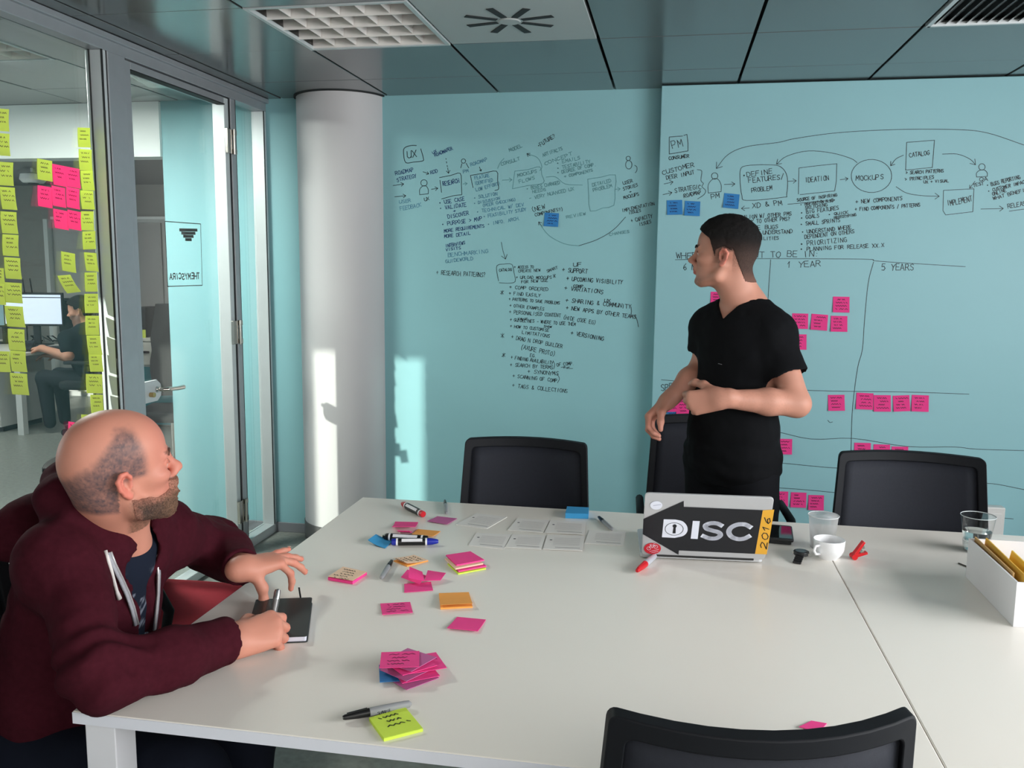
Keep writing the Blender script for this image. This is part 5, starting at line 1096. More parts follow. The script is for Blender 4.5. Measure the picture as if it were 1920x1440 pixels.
def add_head(B, O, A, s=1.0, nose=1.0, jaw=1.0):
    O = np.array(O); p = lambda f, l, u: O + (A[0] * f + A[1] * l + A[2] * u) * s
    E = lambda c, r, k=.02, op='u': B.ell(p(*c), np.array(r) * s, A, k, op)
    E((-.006, 0, .042), (.096, .0755, .089)); E((.036, 0, .048), (.058, .06, .058), .03); E((-.045, 0, .015), (.05, .06, .06), .03)
    E((.045, 0, -.022), (.05, .056, .07), .025); E((.04, 0, -.068), (.052, .048 * jaw, .036), .02); E((.083, 0, -.09), (.017, .021, .015), .016)
    for q in (-1, 1):
        B.chain([p(-.004, q * .058, -.03), p(.012, q * .056 * jaw, -.066), p(.07, q * .024, -.094)], [.014 * s, .015 * s, .013 * s], .02)
        E((.064, q * .044, -.012), (.026, .018, .015), .02)
        B.cap(p(.086, q * .038, .026), p(.095, q * .008, .024), .009 * s, .008 * s, .014)
        E((.099, q * .033, .006), (.016, .015, .011), .014, 's')
        E((.079, q * .032, .006), (.0125, .0125, .0125), .004)
        B.cap(p(.0905, q * .045, .0115), p(.0925, q * .02, .0125), .0035 * s, .0035 * s, .005)
        E((.106, q * .0125, -.027), (.0085, .006, .0065), .008)
        E((.109, q * .0065, -.0325), (.0042, .0028, .0028), .003, 's')
        # ear
        ep = lambda a, b, c: p(.002 + (a - .002) * .86, b, -.002 + (c + .002) * .86)
        ear = [ep(.008, q * .072, -.004), ep(.006, q * .08, .016), ep(-.004, q * .0865, .029), ep(-.016, q * .09, .028), ep(-.025, q * .0905, .014), ep(-.022, q * .088, -.006), ep(-.012, q * .082, -.022), ep(-.002, q * .077, -.031), ep(.006, q * .073, -.027)]
        B.chain(ear, [.003 * s, .0036 * s, .0042 * s, .0044 * s, .0044 * s, .0042 * s, .0045 * s, .006 * s, .0045 * s], .004)
        E((-.007, q * .077, .0), (.0145, .0045, .023), .006)
        E((-.003, q * .0805, .001), (.0075, .005, .0115), .005, 's')
        B.chain([ep(-.012, q * .083, .02), ep(-.016, q * .085, .006), ep(-.01, q * .082, -.012)], [.0026 * s] * 3, .004)
        B.cap(p(.0055, q * .077, -.008), p(.0045, q * .077, .002), .0035 * s, .003 * s, .003)
    B.cap(p(.096, 0, .017), p(.112, 0, -.012), .0075 * s, .009 * s, .014); E((.115 + .004 * nose, 0, -.019), (.0115, .0105, .0095), .012)
    E((.096, 0, -.046), (.011, .022, .013), .014); E((.1, 0, -.049), (.0085, .021, .0055), .006); E((.0985, 0, -.0605), (.0085, .018, .006), .006)
    B.cap(p(.109, .016, -.0548), p(.109, -.016, -.0548), .0022 * s, .0022 * s, .004, 's')
    return p
def add_skull(B, O, A, s=1.0):
    O = np.array(O)
    for c, r, k in (((-.006, 0, .042), (.096, .0755, .089), .02), ((.036, 0, .048), (.058, .06, .058), .03), ((-.045, 0, .015), (.05, .06, .06), .03), ((.045, 0, -.022), (.05, .056, .07), .025), ((.04, 0, -.068), (.052, .048, .036), .02), ((.083, 0, -.09), (.017, .021, .015), .016), ((.096, 0, -.046), (.011, .022, .013), .014)):
        B.ell(O + (A[0] * c[0] + A[1] * c[1] + A[2] * c[2]) * s, np.array(r) * s, A, k)
    p = lambda f, l, u: O + (A[0] * f + A[1] * l + A[2] * u) * s
    for q in (-1, 1): B.chain([p(-.004, q * .058, -.03), p(.012, q * .056, -.066), p(.07, q * .024, -.094)], [.014 * s, .015 * s, .013 * s], .02)
def add_hand(B, W, d, n, side, curls, spread=(.16, .05, -.05, -.15), thumb=((.55, .75, -.3), (.8, .45, -.4), (.9, .2, -.45)), s=1.0, lens=None):
    """W wrist, d towards the knuckles, n out of the back of the hand, side +1 right hand / -1 left hand"""
    W = np.array(W, float); d = np.array(d, float); d /= np.linalg.norm(d); n = np.array(n, float); n -= d * (n @ d); n /= np.linalg.norm(n)
    t = np.cross(n, d) * side
    P = lambda a, b, c: W + (d * a + t * b + n * c) * s
    kn = [P(.088, .027, .002), P(.092, .0085, .005), P(.087, -.0105, .003), P(.077, -.0275, -.002)]
    B.cap(P(-.02, 0, 0), P(.012, 0, 0), .026 * s, .027 * s, .02)
    for i, kk in enumerate(kn): B.cap(P(.008, [.016, .006, -.006, -.015][i], 0), kk, .0155 * s, .0118 * s, .018)
    B.ell(P(.045, 0, -.006), np.array([.04, .032, .013]) * s, [d, t, n], .015)
    L = lens or [(.043, .026, .021), (.047, .029, .022), (.043, .027, .021), (.034, .021, .019)]
    tips = []
    for i in range(4):
        fd = d * math.cos(spread[i]) + t * math.sin(spread[i]); q = kn[i]; a = 0.0; r = [.0092, .0094, .0088, .0078][i] * s
        pts = [q]
        for j in range(3):
            a += curls[i][j]; dr = fd * math.cos(a) - n * math.sin(a); q = q + dr * L[i][j] * s; pts.append(q)
        B.chain(pts, [r * 1.12, r * 1.02, r * .95, r * .8], .005); tips.append(pts)
    q = P(.018, .022, -.006); pts = [q]
    for (a, b, c), ln_ in zip(thumb, (.044, .034, .028)):
        v = d * a + t * b + n * c; v /= np.linalg.norm(v); q = q + v * ln_ * s; pts.append(q)
    B.chain(pts, [.017 * s, .0125 * s, .0105 * s, .0085 * s], .012)
    return tips, pts
SK = lambda c: np.array(lin(c))
skin_mat = mat_attr('skin', .5, .35, bump=.04, bscale=400, sss=.06)
hair_mat = mat('dark_hair', (26, 23, 22), .7, spec=.25, var=.35, scale=220, bump=.9, bscale=420)
beard_mat = mat('brown_beard', (98, 74, 58), .85, spec=.1, var=.45, scale=260, bump=1.0, bscale=500)
# ---------------------------------------------------------------- standing man in black
def Yp(px, py, y): return onY(px, py, y)
man = thing('person', 'standing man in black v-neck t-shirt looking left at the writing', 'person', (.22, 3.1, 0))
sf = np.array([-.6, -.8, 0]); sl = np.array([.8, -.6, 0]); sz = np.array([0, 0, 1.0]); SA = np.array([sf, sl, sz])
HO = Yp(1361, 482, 3.08); HA = frame((-.97, .24), 0.0, .06)
LSH = np.array([.335, 3.033, 1.318]); RSH = np.array([.136, 3.185, 1.33]); SC_ = (LSH + RSH) / 2
LEL = Yp(1494, 757, 2.95); LWR = Yp(1352, 747, 2.86); REL = Yp(1316, 690, 3.2); RWR = Yp(1254, 750, 3.06)
def standing_torso(B, o=0.0):
    B.ell(np.array([.24, 3.09, 1.24]), (.108 + o, .15 + o, .19 + o), SA, .05); B.ell(np.array([.243, 3.1, 1.33]), (.085 + o, .14 + o, .07 + o), SA, .05)
    B.ell(np.array([.216, 3.085, 1.03]), (.103 + o, .14 + o, .17 + o), SA, .06); B.ell(np.array([.222, 3.1, .89]), (.115 + o, .155 + o, .13 + o), SA, .05)
    B.cap(RSH, LSH, .058 + o, .058 + o, .05)
B = SDF(); standing_torso(B)
NB = np.array([.25, 3.11, 1.41])
add_head(B, HO, HA, .985, 1.0, 1.0)
hp = lambda f, l, u: HO + (HA[0] * f + HA[1] * l + HA[2] * u) * .985
B.cap(hp(-.018, 0, -.03), NB + np.array([.0, .0, -.01]), .05, .058, .03); B.cap(hp(-.01, 0, -.07), NB + sf * .03 + sz * .0, .047, .055, .02)
B.cap(hp(-.04, 0, -.04), NB + np.array([.012, .012, -.02]), .034, .056, .03)
for q in (LSH, RSH): B.cap(NB - sz * .01, q + sz * .0, .05, .045, .05)
B.cap(LSH, LEL, .05, .043, .03); B.chain([LEL, LEL * .62 + LWR * .38, LWR], [.042, .043, .027], .02)
B.cap(RSH, REL, .05, .04, .03); B.chain([REL, REL * .62 + RWR * .38, RWR], [.041, .042, .027], .02)
add_hand(B, LWR, (-1, .1, -.22), (.0, -1, .12), -1, [(1.15, 1.35, .7), (1.25, 1.4, .7), (1.25, 1.4, .7), (1.2, 1.3, .7)], (.1, .03, -.05, -.14), ((.6, .55, -.5), (.75, .35, -.55), (.6, -.1, -.8)), 1.08)
add_hand(B, RWR, (-.62, -.2, -.6), (-.72, .25, .62), 1, [(.75, .75, .4), (.8, .7, .4), (.75, .7, .4), (.7, .6, .4)], (.12, .03, -.06, -.14), ((.85, .5, -.35), (.75, .2, -.7), (.7, .05, -.75)))
hbody = B
def man_col(V):
    X = (V - HO) @ HA.T / .985; f, l, u = X.T
    c = np.tile(SK((190, 136, 117)), (len(V), 1)); n = vnoise(V, 40); n2 = vnoise(V, 600, 3)
    c *= (1 + .06 * n)[:, None]
    def mix(m, col): m = np.clip(m, 0, 1)[:, None]; c[:] = c * (1 - m) + SK(col) * m
    head = u > -.16
    ear = sstep(.076, .082, np.abs(l)) * (u > -.04) * (f > -.035) * (f < .012) * (u < .04); mix(ear * .45, (214, 112, 100))
    mix(sstep(.015, .0, np.hypot(f - .112, (u + .024) * 1.2)) * .4 * head, (206, 118, 104))
    lip = (np.abs(l) < .021) * (f > .094) * sstep(.0045, .0015, np.minimum(np.abs(u + .0495), np.abs(u + .06)) - .003); mix(lip * .7, (172, 88, 84))
    # short faded sides and nape under the hair
    fade = sstep(-.075, .03, u) * (f < .036) * (f > -.13) * head * sstep(.04, .02, f) * (1 - ear)
    fade *= (u > np.where(f > .005, -.022, np.where(f > -.035, .02, -.075)))
    mix(fade * (.55 + .35 * n2 + .4 * sstep(0, .06, u)), (58, 46, 44))
    st = sstep(.045, .075, f) * sstep(-.06, -.085, u) * head; mix(st * (.42 + .25 * n2), (96, 72, 62))
    brow = np.abs(u - (.032 - 3.5 * np.maximum(np.abs(l) - .03, 0) ** 2 * 10)) ; mix((np.abs(l) > .01) * (np.abs(l) < .048) * sstep(.006, .003, np.abs(u - .031)) * (f > .07) * (.95), (40, 30, 28))
    eye = (np.hypot(np.abs(l) - .033, (u - .005) * 1.6) < .0095) * (f > .087) * (f < .0955); mix(eye * .7, (226, 216, 210))
    iris = (np.hypot(np.abs(l) - .033, u - .006) < .0048) * (f > .087) * (f < .096); mix(iris * 1.0, (50, 40, 34))
    lash = (np.abs(u - .0115) < .0022) * (np.abs(np.abs(l) - .033) < .014) * (f > .088) * (f < .1); mix(lash * .8, (58, 42, 40))
    hands = head * 0 + (V[:, 2] < 1.06) * (V[:, 0] < .19); mix(hands * (.18 + .1 * n), (214, 128, 112))
    arm = (V[:, 2] < 1.16) * (V[:, 2] > .9) * (n2 > .35) * (V[:, 0] > .15) * (V[:, 0] < .38); mix(arm * .10, (120, 86, 70))
    return c
sdf_object('body', B, .0037, skin_mat, man, man_col)
# hair
hb = SDF(); hh = SDF(); add_skull(hh, HO, HA, .985)
hh.cap(hp(-.018, 0, -.03), NB + np.array([.0, .0, -.01]), .05, .058, .03); hh.cap(hp(-.04, 0, -.04), NB + np.array([.012, .012, -.02]), .034, .056, .03)
def hair_fn(P):
    X = (P - HO) @ HA.T / .985; f, l, u = X[:, 0], X[:, 1], X[:, 2]
    d = hh.ev(P); top = sstep(.015, .09, u); th = .0014 + .0145 * top - .004 * sstep(.06, .1, f) * top + .0012 * vnoise(P, 150, 2) * (.3 + top) + .002 * vnoise(P, 60, 5) * top
    line = np.where(f > .045, .058 + (f - .045) * .62 + .1 * np.abs(l) ** 1.0 * .12, np.where(f > .022, -.012 + (f - .022) * 3.0, np.where(f > -.032, .036 - .5 * np.abs(f + .004), .036 - (-.032 - f) * 2.6)))
    line = np.maximum(line, -.08 + .9 * np.maximum(np.abs(l) - .03, 0))
    m = (line - u) * .6
    return np.maximum(d - th, m)
hb.cap(hp(-.02, 0, .03), hp(.0, 0, .04), .135, .135); hb.pr = [(hair_fn, np.array(hp(-.01, 0, .035), np.float32), .15, .01, 'u')]
def hair_col(V):
    X = (V - HO) @ HA.T / .985; u = X[:, 2]; w = (sstep(.075, -.02, u) * (.72 + .25 * vnoise(V, 500, 4)))[:, None]
    c = SK((20, 18, 18)) * (1 - w) + SK((84, 66, 60)) * w; w2 = (sstep(-.03, -.08, u) * .6)[:, None]
    return c * (1 - w2) + SK((128, 92, 80)) * w2
sdf_object('hair', hb, .0035, mat_attr('short_dark_hair', .75, .2, bump=.6, bscale=600), man, hair_col)
# eyebrows as tufts
mb = MB()
for q in (-1, 1):
    pts = [hbody.surf(hp(.16, q * l, u), -HA[0]) for l, u in ((.012, .026), (.022, .0315), (.034, .033), (.046, .027))]
    mb.tube(pts, [.0028, .0042, .0038, .0018], 6)
mb.build('eyebrows', hair_mat, man, smooth=True)
# t-shirt
B = SDF(); standing_torso(B, .011)
B.ell(np.array([.218, 3.088, .99]), (.122, .158, .12), SA, .06); B.ell(np.array([.222, 3.098, .87]), (.132, .172, .09), SA, .05)
for q in (LSH, RSH): B.cap(NB - sz * .004, q + sz * .0, .056, .056, .05)
dL = (LEL - LSH); dR = (REL - RSH)
B.cap(LSH, LSH + dL * .62, .06, .072, .03); B.cap(RSH, RSH + dR * .55, .06, .066, .03)
fx = B.pr
for S_, E_, fr_ in ((LSH, LEL, .5), (RSH, REL, .5)):
    ax_ = (E_ - S_) / np.linalg.norm(E_ - S_); B.cap(S_ + (E_ - S_) * fr_ + ax_ * .09, S_ + (E_ - S_) * fr_ + ax_ * .25, .09, .12, .006, 's')
    B.cap(S_ + (E_ - S_) * .44, E_, .05, .048, .006, 's')
B.ell(np.array([.222, 3.1, .68]), (.3, .3, .125), None, .004, 's')
# v neck opening
vtip = np.array([.205, 2.985, 1.285])
VC = B.surf(NB + sf * .4 - sz * .04 - sl * .026, -sf)
def vneck(P):
    q = P - NB; up = q[:, 2]; lat = np.abs(q @ sl + .018); fr_ = q @ sf
    zt = VC[2] - NB[2]
    wv = .004 + (up - zt) * .95
    a = np.maximum(lat - np.minimum(wv, .075), zt - up); a = np.maximum(a, -.02 - fr_)
    return a * .75
B.fn(lambda P: -vneck(P), NB, .3, .003, 'i')
B.ell(NB + sz * .035, (.068, .074, .05), SA, .008, 's')
B.post.append(lambda P, d: d + .0035 * vnoise(P * np.array([1, 1, .55]), 17, 4) + .0016 * vnoise(P, 46, 6) + .004 * np.sin(P[:, 2] * 95 + 3 * vnoise(P, 8, 9)) * sstep(1.0, .9, P[:, 2]) * .5)
tee = mat('black_cotton', (13, 14, 17), .9, spec=.15, var=.1, bump=.08, bscale=1500)
sdf_object('t_shirt', B, .0055, tee, man)
p = B.surf(NB + sf * .4 - sz * .19 + sl * .0, -sf)
MB().bar(p + sf * .001 - sl * .008, p + sf * .001 + sl * .006 - sz * .002, .003, .0016).build('shirt_logo', mat('grey_thread', (120, 122, 126), .7), man)
# trousers
B = SDF(); o = .012
B.ell(np.array([.222, 3.1, .86]), (.118, .158, .12), SA, .05)
for q in (-1, 1):
    B.cap(np.array([.222, 3.1, .84]) + sl * .085 * q, np.array([.235, 3.12, .48]) + sl * .1 * q, .094, .068, .03); B.cap(np.array([.235, 3.12, .48]) + sl * .1 * q, np.array([.24, 3.14, .1]) + sl * .11 * q, .068, .056, .03)
B.ell(np.array([.222, 3.1, 1.08]), (.3, .3, .13), None, .004, 's')
B.post.append(lambda P, d: d + .003 * vnoise(P, 20, 8))
sdf_object('trousers', B, .009, mat('black_denim', (17, 18, 22), .9, spec=.15, var=.1), man)
for q in (-1, 1):
    B = SDF(); a = np.array([.24, 3.14, .05]) + sl * .11 * q; B.cap(a - sz * .005, a + sf * .15 - sz * .015, .045, .038, .03); B.ell(a + sz * .03, (.05, .045, .05), SA, .03)
    B.fn(plane((0, 0, .002), (0, 0, -1)), a, .3)
    sdf_object('shoe', B, .008, mat('black_shoe_leather', (20, 20, 22), .5), man)
# ---------------------------------------------------------------- seated man in the maroon hoodie
sit = thing('person', 'bald bearded man in maroon hoodie sitting at the table corner, looking right', 'person', (-1.3, 1.5, .46))
tf = np.array([.985, .1, -.14]); tf /= np.linalg.norm(tf); tl = np.array([-.1, .985, 0]); tl -= tf * (tl @ tf); tl /= np.linalg.norm(tl); tu = np.cross(tf, tl); TA = np.array([tf, tl, tu])
QO = onY(219, 886, 1.53); QA = frame((.66, .75), .1, .13); QS = .985
qp = lambda f, l, u: QO + (QA[0] * f + QA[1] * l + QA[2] * u) * QS
RS = onY(122, 1066, 1.44); LS = onY(316, 1003, 1.77); NK = onY(205, 1000, 1.60)
RE = onZ(190, 1282, .798); RW = onZ(462, 1196, .777); RW = RE + (RW - RE) * (.272 / np.linalg.norm(RW - RE))
LE = onY(402, 1024, 2.02); LW = onY(456, 1066, 1.83)
PEL = np.array([-1.38, 1.6, .53]); BEL = np.array([-1.25, 1.6, .69]); CHE = np.array([-1.205, 1.6, .83])
def sit_torso(B, o=0.0):
    B.ell(PEL, (.125 + o, .17 + o, .11 + o), None, .05); B.ell(BEL, (.12 + o, .16 + o, .15 + o), TA, .06); B.ell(CHE, (.118 + o, .165 + o, .165 + o), TA, .06)
    B.cap(RS + tl * .02 - tf * .03, LS - tl * .02 - tf * .03, .055 + o, .055 + o, .06)
B = SDF(); sit_torso(B)
add_head(B, QO, QA, QS, .6, 1.06)
B.cap(qp(-.016, 0, -.03), NK - tu * .01, .055, .06, .03); B.cap(qp(-.036, 0, -.03), NK - tf * .012, .044, .055, .03); B.cap(qp(.0, 0, -.075), NK + tf * .03 - tu * .02, .045, .055, .03)
B.chain([RS, RE + np.array([-.01, .006, .012]), RE * .6 + RW * .4, RW], [.048, .03, .034, .029], .02); B.chain([LS, LE, LE * .6 + LW * .4, LW], [.05, .042, .042, .029], .03)
hd = onZ(531, 1172, .788) - RW
rt, rth = add_hand(B, RW, hd, (.25, -.62, .75), 1, [(.75, 1.05, .7), (.95, 1.2, .7), (1.05, 1.25, .7), (1.1, 1.2, .6)], (.1, .03, -.04, -.1), ((.75, .5, -.35), (.85, .05, -.55), (.8, -.35, -.5)), 1.04)
lt_, lth = add_hand(B, LW, (.6, .78, .02), (.1, -.2, 1.0), -1, [(.85, .5, .3), (.42, .3, .2), (.2, .2, .1), (-.05, .1, .1)], (.12, .05, -.05, -.2), ((.32, .5, -.8), (.08, .15, -.98), (.32, .05, -.93)), .93)
def sit_col(V):
    X = (V - QO) @ QA.T / QS; f, l, u = X.T
    c = np.tile(SK((204, 140, 120)), (len(V), 1)); n = vnoise(V, 35); n2 = vnoise(V, 520, 3); n3 = vnoise(V, 130, 5)
    c *= (1 + .06 * n)[:, None]
    def mix(m, col): m = np.clip(m, 0, 1)[:, None]; c[:] = c * (1 - m) + SK(col) * m
    head = (u > -.15) & (np.abs(l) < .11) & (np.abs(f) < .15)
    mix(head * sstep(.03, .09, f) * .35, (206, 118, 104))
    ear = sstep(.076, .082, np.abs(l)) * (u > -.04) * (f > -.035) * (f < .012) * (u < .04) * head; mix(ear * .55, (220, 112, 98))
    # clipped horseshoe of hair
    topl = .016 + np.where(f > .0, .104 - .2 * np.abs(f - .012), np.where(f > -.05, .104 + 1.1 * f, .049 + (f + .05) * .55))
    h = sstep(-.004, -.03, u - topl + .006 * n3) * sstep(.052, .03, f + .25 * np.maximum(u - .05, 0)) * sstep(-.07, -.055, u + .2 * np.minimum(f + .05, 0)) * head * (1 - ear)
    h *= np.where(f > -.02, sstep(-.005, .012, u), 1)
    mix(h * (.76 + .2 * n2 + .16 * n3), (84, 74, 78))
    # beard shadow
    bl = np.where(f < .06, -.03 - .25 * (f - .0), -.046); bd = sstep(.0, -.02, u - bl) * sstep(-.012, .006, f + .0 * u) * head * (u > -.125)
    must = (np.abs(l) < .03) * (f > .09) * (u < -.032) * (u > -.05) * head; mix(np.maximum(bd * (.7 + .3 * n2), must * .8), (104, 78, 62))
    brow = (np.abs(l) > .01) * (np.abs(l) < .048) * sstep(.006, .003, np.abs(u - .031)) * (f > .07) * head; mix(brow * .75, (96, 66, 54))
    eye = (np.hypot(np.abs(l) - .033, (u - .005) * 1.6) < .0095) * (f > .087) * (f < .0955) * head; mix(eye * .7, (222, 210, 204)); mix((np.hypot(np.abs(l) - .034, u - .006) < .0045) * (f > .088) * (f < .096) * head, (60, 60, 62))
    lash = (np.abs(u - .0115) < .002) * (np.abs(np.abs(l) - .033) < .014) * (f > .088) * (f < .1) * head; mix(lash * .6, (90, 56, 50))
    lip = head * (np.abs(l) < .021) * (f > .094) * sstep(.0045, .0015, np.minimum(np.abs(u + .0495), np.abs(u + .06)) - .003); mix(lip * .6, (168, 92, 84))
    for pts in rt + lt_: # knuckles and fingertips a little redder
        for q in (pts[0], pts[1], pts[3]): mix(sstep(.017, .004, np.linalg.norm(V - q, axis=1)) * .4, (216, 112, 96))
    return c
sdf_object('body', B, .0035, skin_mat, sit, sit_col); sbody = B
# finger nails
nm = mat('finger_nail', (226, 168, 150), .3)
for pts, ndir in [(p_, 1) for p_ in lt_[1:]] + [(lth, 1)]:
    d = pts[3] - pts[2]; d /= np.linalg.norm(d); side = np.cross(d, [0, 0, 1.0]); side /= np.linalg.norm(side) + 1e-9; up_ = np.cross(side, d)
    MB().lathe([(.0001, .0010), (.0042, .0004), (.0048, 0)], (0, 0, 0), 10).build('nail', nm, sit, smooth=True, world=False).matrix_local = wmat(sit).inverted() @ Matrix((( *d[:1], side[0], up_[0], (pts[3] + up_ * .0072)[0]), (d[1], side[1], up_[1], (pts[3] + up_ * .0072)[1]), (d[2], side[2], up_[2], (pts[3] + up_ * .0072)[2]), (0, 0, 0, 1)))
# beard: raised clipped shell over the jaw
sk_ = SDF(); add_head(sk_, QO, QA, QS, .6, 1.06); sk_.pr = [q for q in sk_.pr if q[2] > .0115 and abs((q[1] - QO) @ QA[1]) < .066]
def beard_mask(P):
    X = (P - QO) @ QA.T / QS; f, l, u = X[:, 0], X[:, 1], X[:, 2]
    up = np.where(f < .055, -.036 - .34 * f, -.0547) + .002 + .003 * vnoise(P, 90, 3)
    m = np.maximum(u - up, np.maximum(.002 - f - .35 * np.minimum(u + .07, 0), -.12 - u + .25 * np.maximum(.07 - f, 0)))
    m = np.minimum(m, np.maximum(np.maximum(u + .034, -.056 - u), np.maximum(np.abs(l) - .028, .085 - f)))
    mouth = np.maximum(np.abs(l) - .016, np.abs(u + .056) - .0065); return np.maximum(m, np.where(f > .09, -mouth, -1)), f
def beard_fn(P):
    m, f = beard_mask(P)
    d = sk_.ev(P) - .0012 - (.002 + .005 * sstep(.05, .09, f) + .002 * vnoise(P, 190, 2) + .001 * vnoise(P, 420, 6)) * np.clip(-m / .009, 0, 1)
    return np.maximum(d, m * .7)
hb = SDF(); hb.pr = [(beard_fn, np.array(qp(.05, 0, -.07), np.float32), .1, .01, 'u')]
def beard_col(V):
    m, f = beard_mask(V); w = np.clip(sstep(.03, .1, f) * .6 + .25 + .35 * vnoise(V, 300, 4), 0, 1)[:, None]; e = np.clip(-m / .016 * .75 + .25 + .3 * vnoise(V, 260, 8), 0, 1)[:, None]
    c = SK((80, 66, 62)) * (1 - w) + SK((126, 96, 78)) * w
    return c * e + SK((186, 130, 112)) * (1 - e)
sdf_object('beard', hb, .003, mat_attr('clipped_beard', .85, .1, bump=.9, bscale=700, var=.4, vscale=330), sit, beard_col)
mb = MB()
for q in (-1, 1):
    pts = [sbody.surf(qp(.16, q * l, u), -QA[0]) for l, u in ((.012, .026), (.022, .031), (.034, .032), (.046, .026))]
    mb.tube(pts, [.0022, .0034, .003, .0015], 6)
mb.build('eyebrows', mat('brown_brow', (84, 58, 48), .8), sit, smooth=True)
# t-shirt under the hoodie: navy with grey foliage print
B = SDF(); sit_torso(B, .009); B.cap(NK - tf * .02 - tu * .05, NK + tf * .03 - tu * .06, .07, .06, .04)
B.ell(NK + tu * .045 + tf * .015, (.075, .078, .075), TA, .006, 's')
def tee_col(V):
    q = V - CHE; z = q @ tu; n = vnoise(V * np.array([1, 1, 1.0]), 55, 3) + .5 * vnoise(V, 120, 5)
    m = (sstep(.12, .2, np.abs(n)) * (np.abs(n) < .55) * sstep(.1, .06, z) * sstep(-.2, -.14, z))[:, None] * (vnoise(V, 38, 7) > -.1)[:, None]
    return SK((26, 32, 46)) * (1 - m) + SK((118, 124, 138)) * m
sdf_object('t_shirt', B, .007, mat_attr('navy_printed_cotton', .9, .15), sit, tee_col); TS = B
# hoodie
B = SDF(); sit_torso(B, .02); B.ell(BEL - tu * .06, (.142, .188, .13), TA, .06)
B.cap(RS - tf * .02, LS - tf * .02, .06, .06, .06)
B.chain([RS, RE + np.array([-.012, .008, .012])], [.062, .056], .05); B.chain([RE + np.array([-.012, .008, .012]), RE * .5 + RW * .5 + np.array([0, 0, .008]), RW - (RW - RE) * .02 + np.array([0, 0, .008])], [.058, .052, .047], .03)
B.chain([LS, LE, LE * .5 + LW * .5, LW + (LE - LW) * .04], [.066, .058, .052, .045], .045)
# hood lying round the neck
hood = [NK + tf * .085 - tl * .055 - tu * .055, NK + tf * .05 - tl * .082 + tu * .01, NK - tf * .01 - tl * .095 + tu * .055, NK - tf * .075 - tl * .075 + tu * .085, NK - tf * .105 + tu * .09, NK - tf * .08 + tl * .075 + tu * .08, NK - tf * .02 + tl * .1 + tu * .05, NK + tf * .05 + tl * .085 - tu * .0, NK + tf * .085 + tl * .05 - tu * .055]
B.chain(hood, [.024, .03, .034, .038, .042, .04, .036, .033, .024], .03)
B.ell(NK - tf * .15 - tu * .005, (.075, .115, .05), np.array([tf * .85 - tu * .5, tl, tu * .85 + tf * .5]), .03); B.ell(NK - tf * .175 - tl * .03 - tu * .03, (.05, .085, .045), TA, .025)
# opening at the front, cuffs cut clean, belly kept off the table edge
FR = [TS.cam(*q) for q in ((229, 1017), (247, 1060), (257, 1092), (262, 1125), (265, 1160), (267, 1200), (268, 1240))]
FRr = [.055, .039, .031, .028, .026, .025, .025]
B.chain([q + tf * .015 for q in FR], FRr, .004, 's')
B.ell(NK + tu * .065 + tf * .015, (.078, .074, .085), TA, .01, 's')
def crease(P, d):
    w = .007 * vnoise(P * np.array([1, 1, .6], np.float32), 15, 4) + .003 * vnoise(P, 42, 6)
    for c, ax, fr_, r, am in ((RE, RE - RS, 115, .16, .008), (LE, LE - LS, 110, .16, .008), (RW, RW - RE, 150, .11, .0035), (LW, LW - LE, 150, .1, .0035)):
        a = ax / np.linalg.norm(ax); q = P - c.astype(np.float32); fall = sstep(r, .02, np.linalg.norm(q, axis=1)); w = w + am * fall * np.sin(q @ a * fr_ + 2.5 * vnoise(P, 12, 8))
    for c in (RW, LW): w = w * (1 - .75 * sstep(.13, .05, np.linalg.norm(P - c.astype(np.float32), axis=1)))
    return d + w
B.post.append(crease)
for W_, E_ in ((RW, RE), (LW, LE)):
    ax_ = (W_ - E_) / np.linalg.norm(W_ - E_); B.cap(W_ + ax_ * .052, W_ + ax_ * .2, .075, .12, .008, 's'); B.cap(W_ - ax_ * .03, W_ + ax_ * .05, .031, .034, .006, 's')
B.fn(plane((0, 0, TZ + .0012), (0, 0, -1)), (RE + RW) / 2, .24, .003, 'ti')
hood_m = mat('maroon_sweatshirt', (62, 20, 30), .95, spec=.1, var=.12, scale=90, bump=.12, bscale=900)
_p = B.pr.pop()
tz_plane = lambda P: np.where(P[:, 0] > -1.033, TZ + .0015 - P[:, 2], -1.0)
B.post.append(lambda P, d: np.maximum(d, tz_plane(P).astype(np.float32)))
hoodie = sdf_object('hoodie', B, .0068, hood_m, sit)
# zip tapes, drawstrings, cuffs' ribbing
zip_m = mat('grey_zip_tape', (164, 164, 172), .6, var=.1, scale=200); white_c = mat('white_cord', (222, 216, 214), .7)
for s_, line in ((-1, [(204, 1036), (213, 1060), (226, 1086), (238, 1112), (248, 1140), (256, 1172), (262, 1205)]), (1, [(281, 1013), (287, 1040), (290, 1075), (289, 1110), (286, 1145), (282, 1180), (279, 1205)])):
    E_ = []
    for q in line:
        a = B.cam(q[0] - (5 if s_ < 0 else -5), q[1])
        if abs(float(B.ev(a[None])[0])) < .004 and (not E_ or np.linalg.norm(a - E_[-1]) < .09): E_.append(a)
    P_ = [[p - tl * s_ * .006 + tf * .002, p + tl * s_ * .004 + tf * .002] for p in E_]
    z = MB().slab(P_, .004, tf).build('zip_tape', zip_m, sit, smooth=True)
    MB().tube([p - tl * s_ * .007 + tf * .006 for p in E_], .0022, 6).build('zip_teeth', mat('zip_teeth', (196, 194, 196), .35, metal=.4), z, smooth=True)
for line in ([(198, 1032), (203, 1050), (209, 1070), (214, 1090), (219, 1108), (224, 1122)],):
    pts = [B.cam(*q) + np.array([.002, -.003, .001]) for q in line]
    MB().tube(pts, [.0036] * (len(pts) - 1) + [.0052], 8).build('drawstring', white_c, sit, smooth=True)
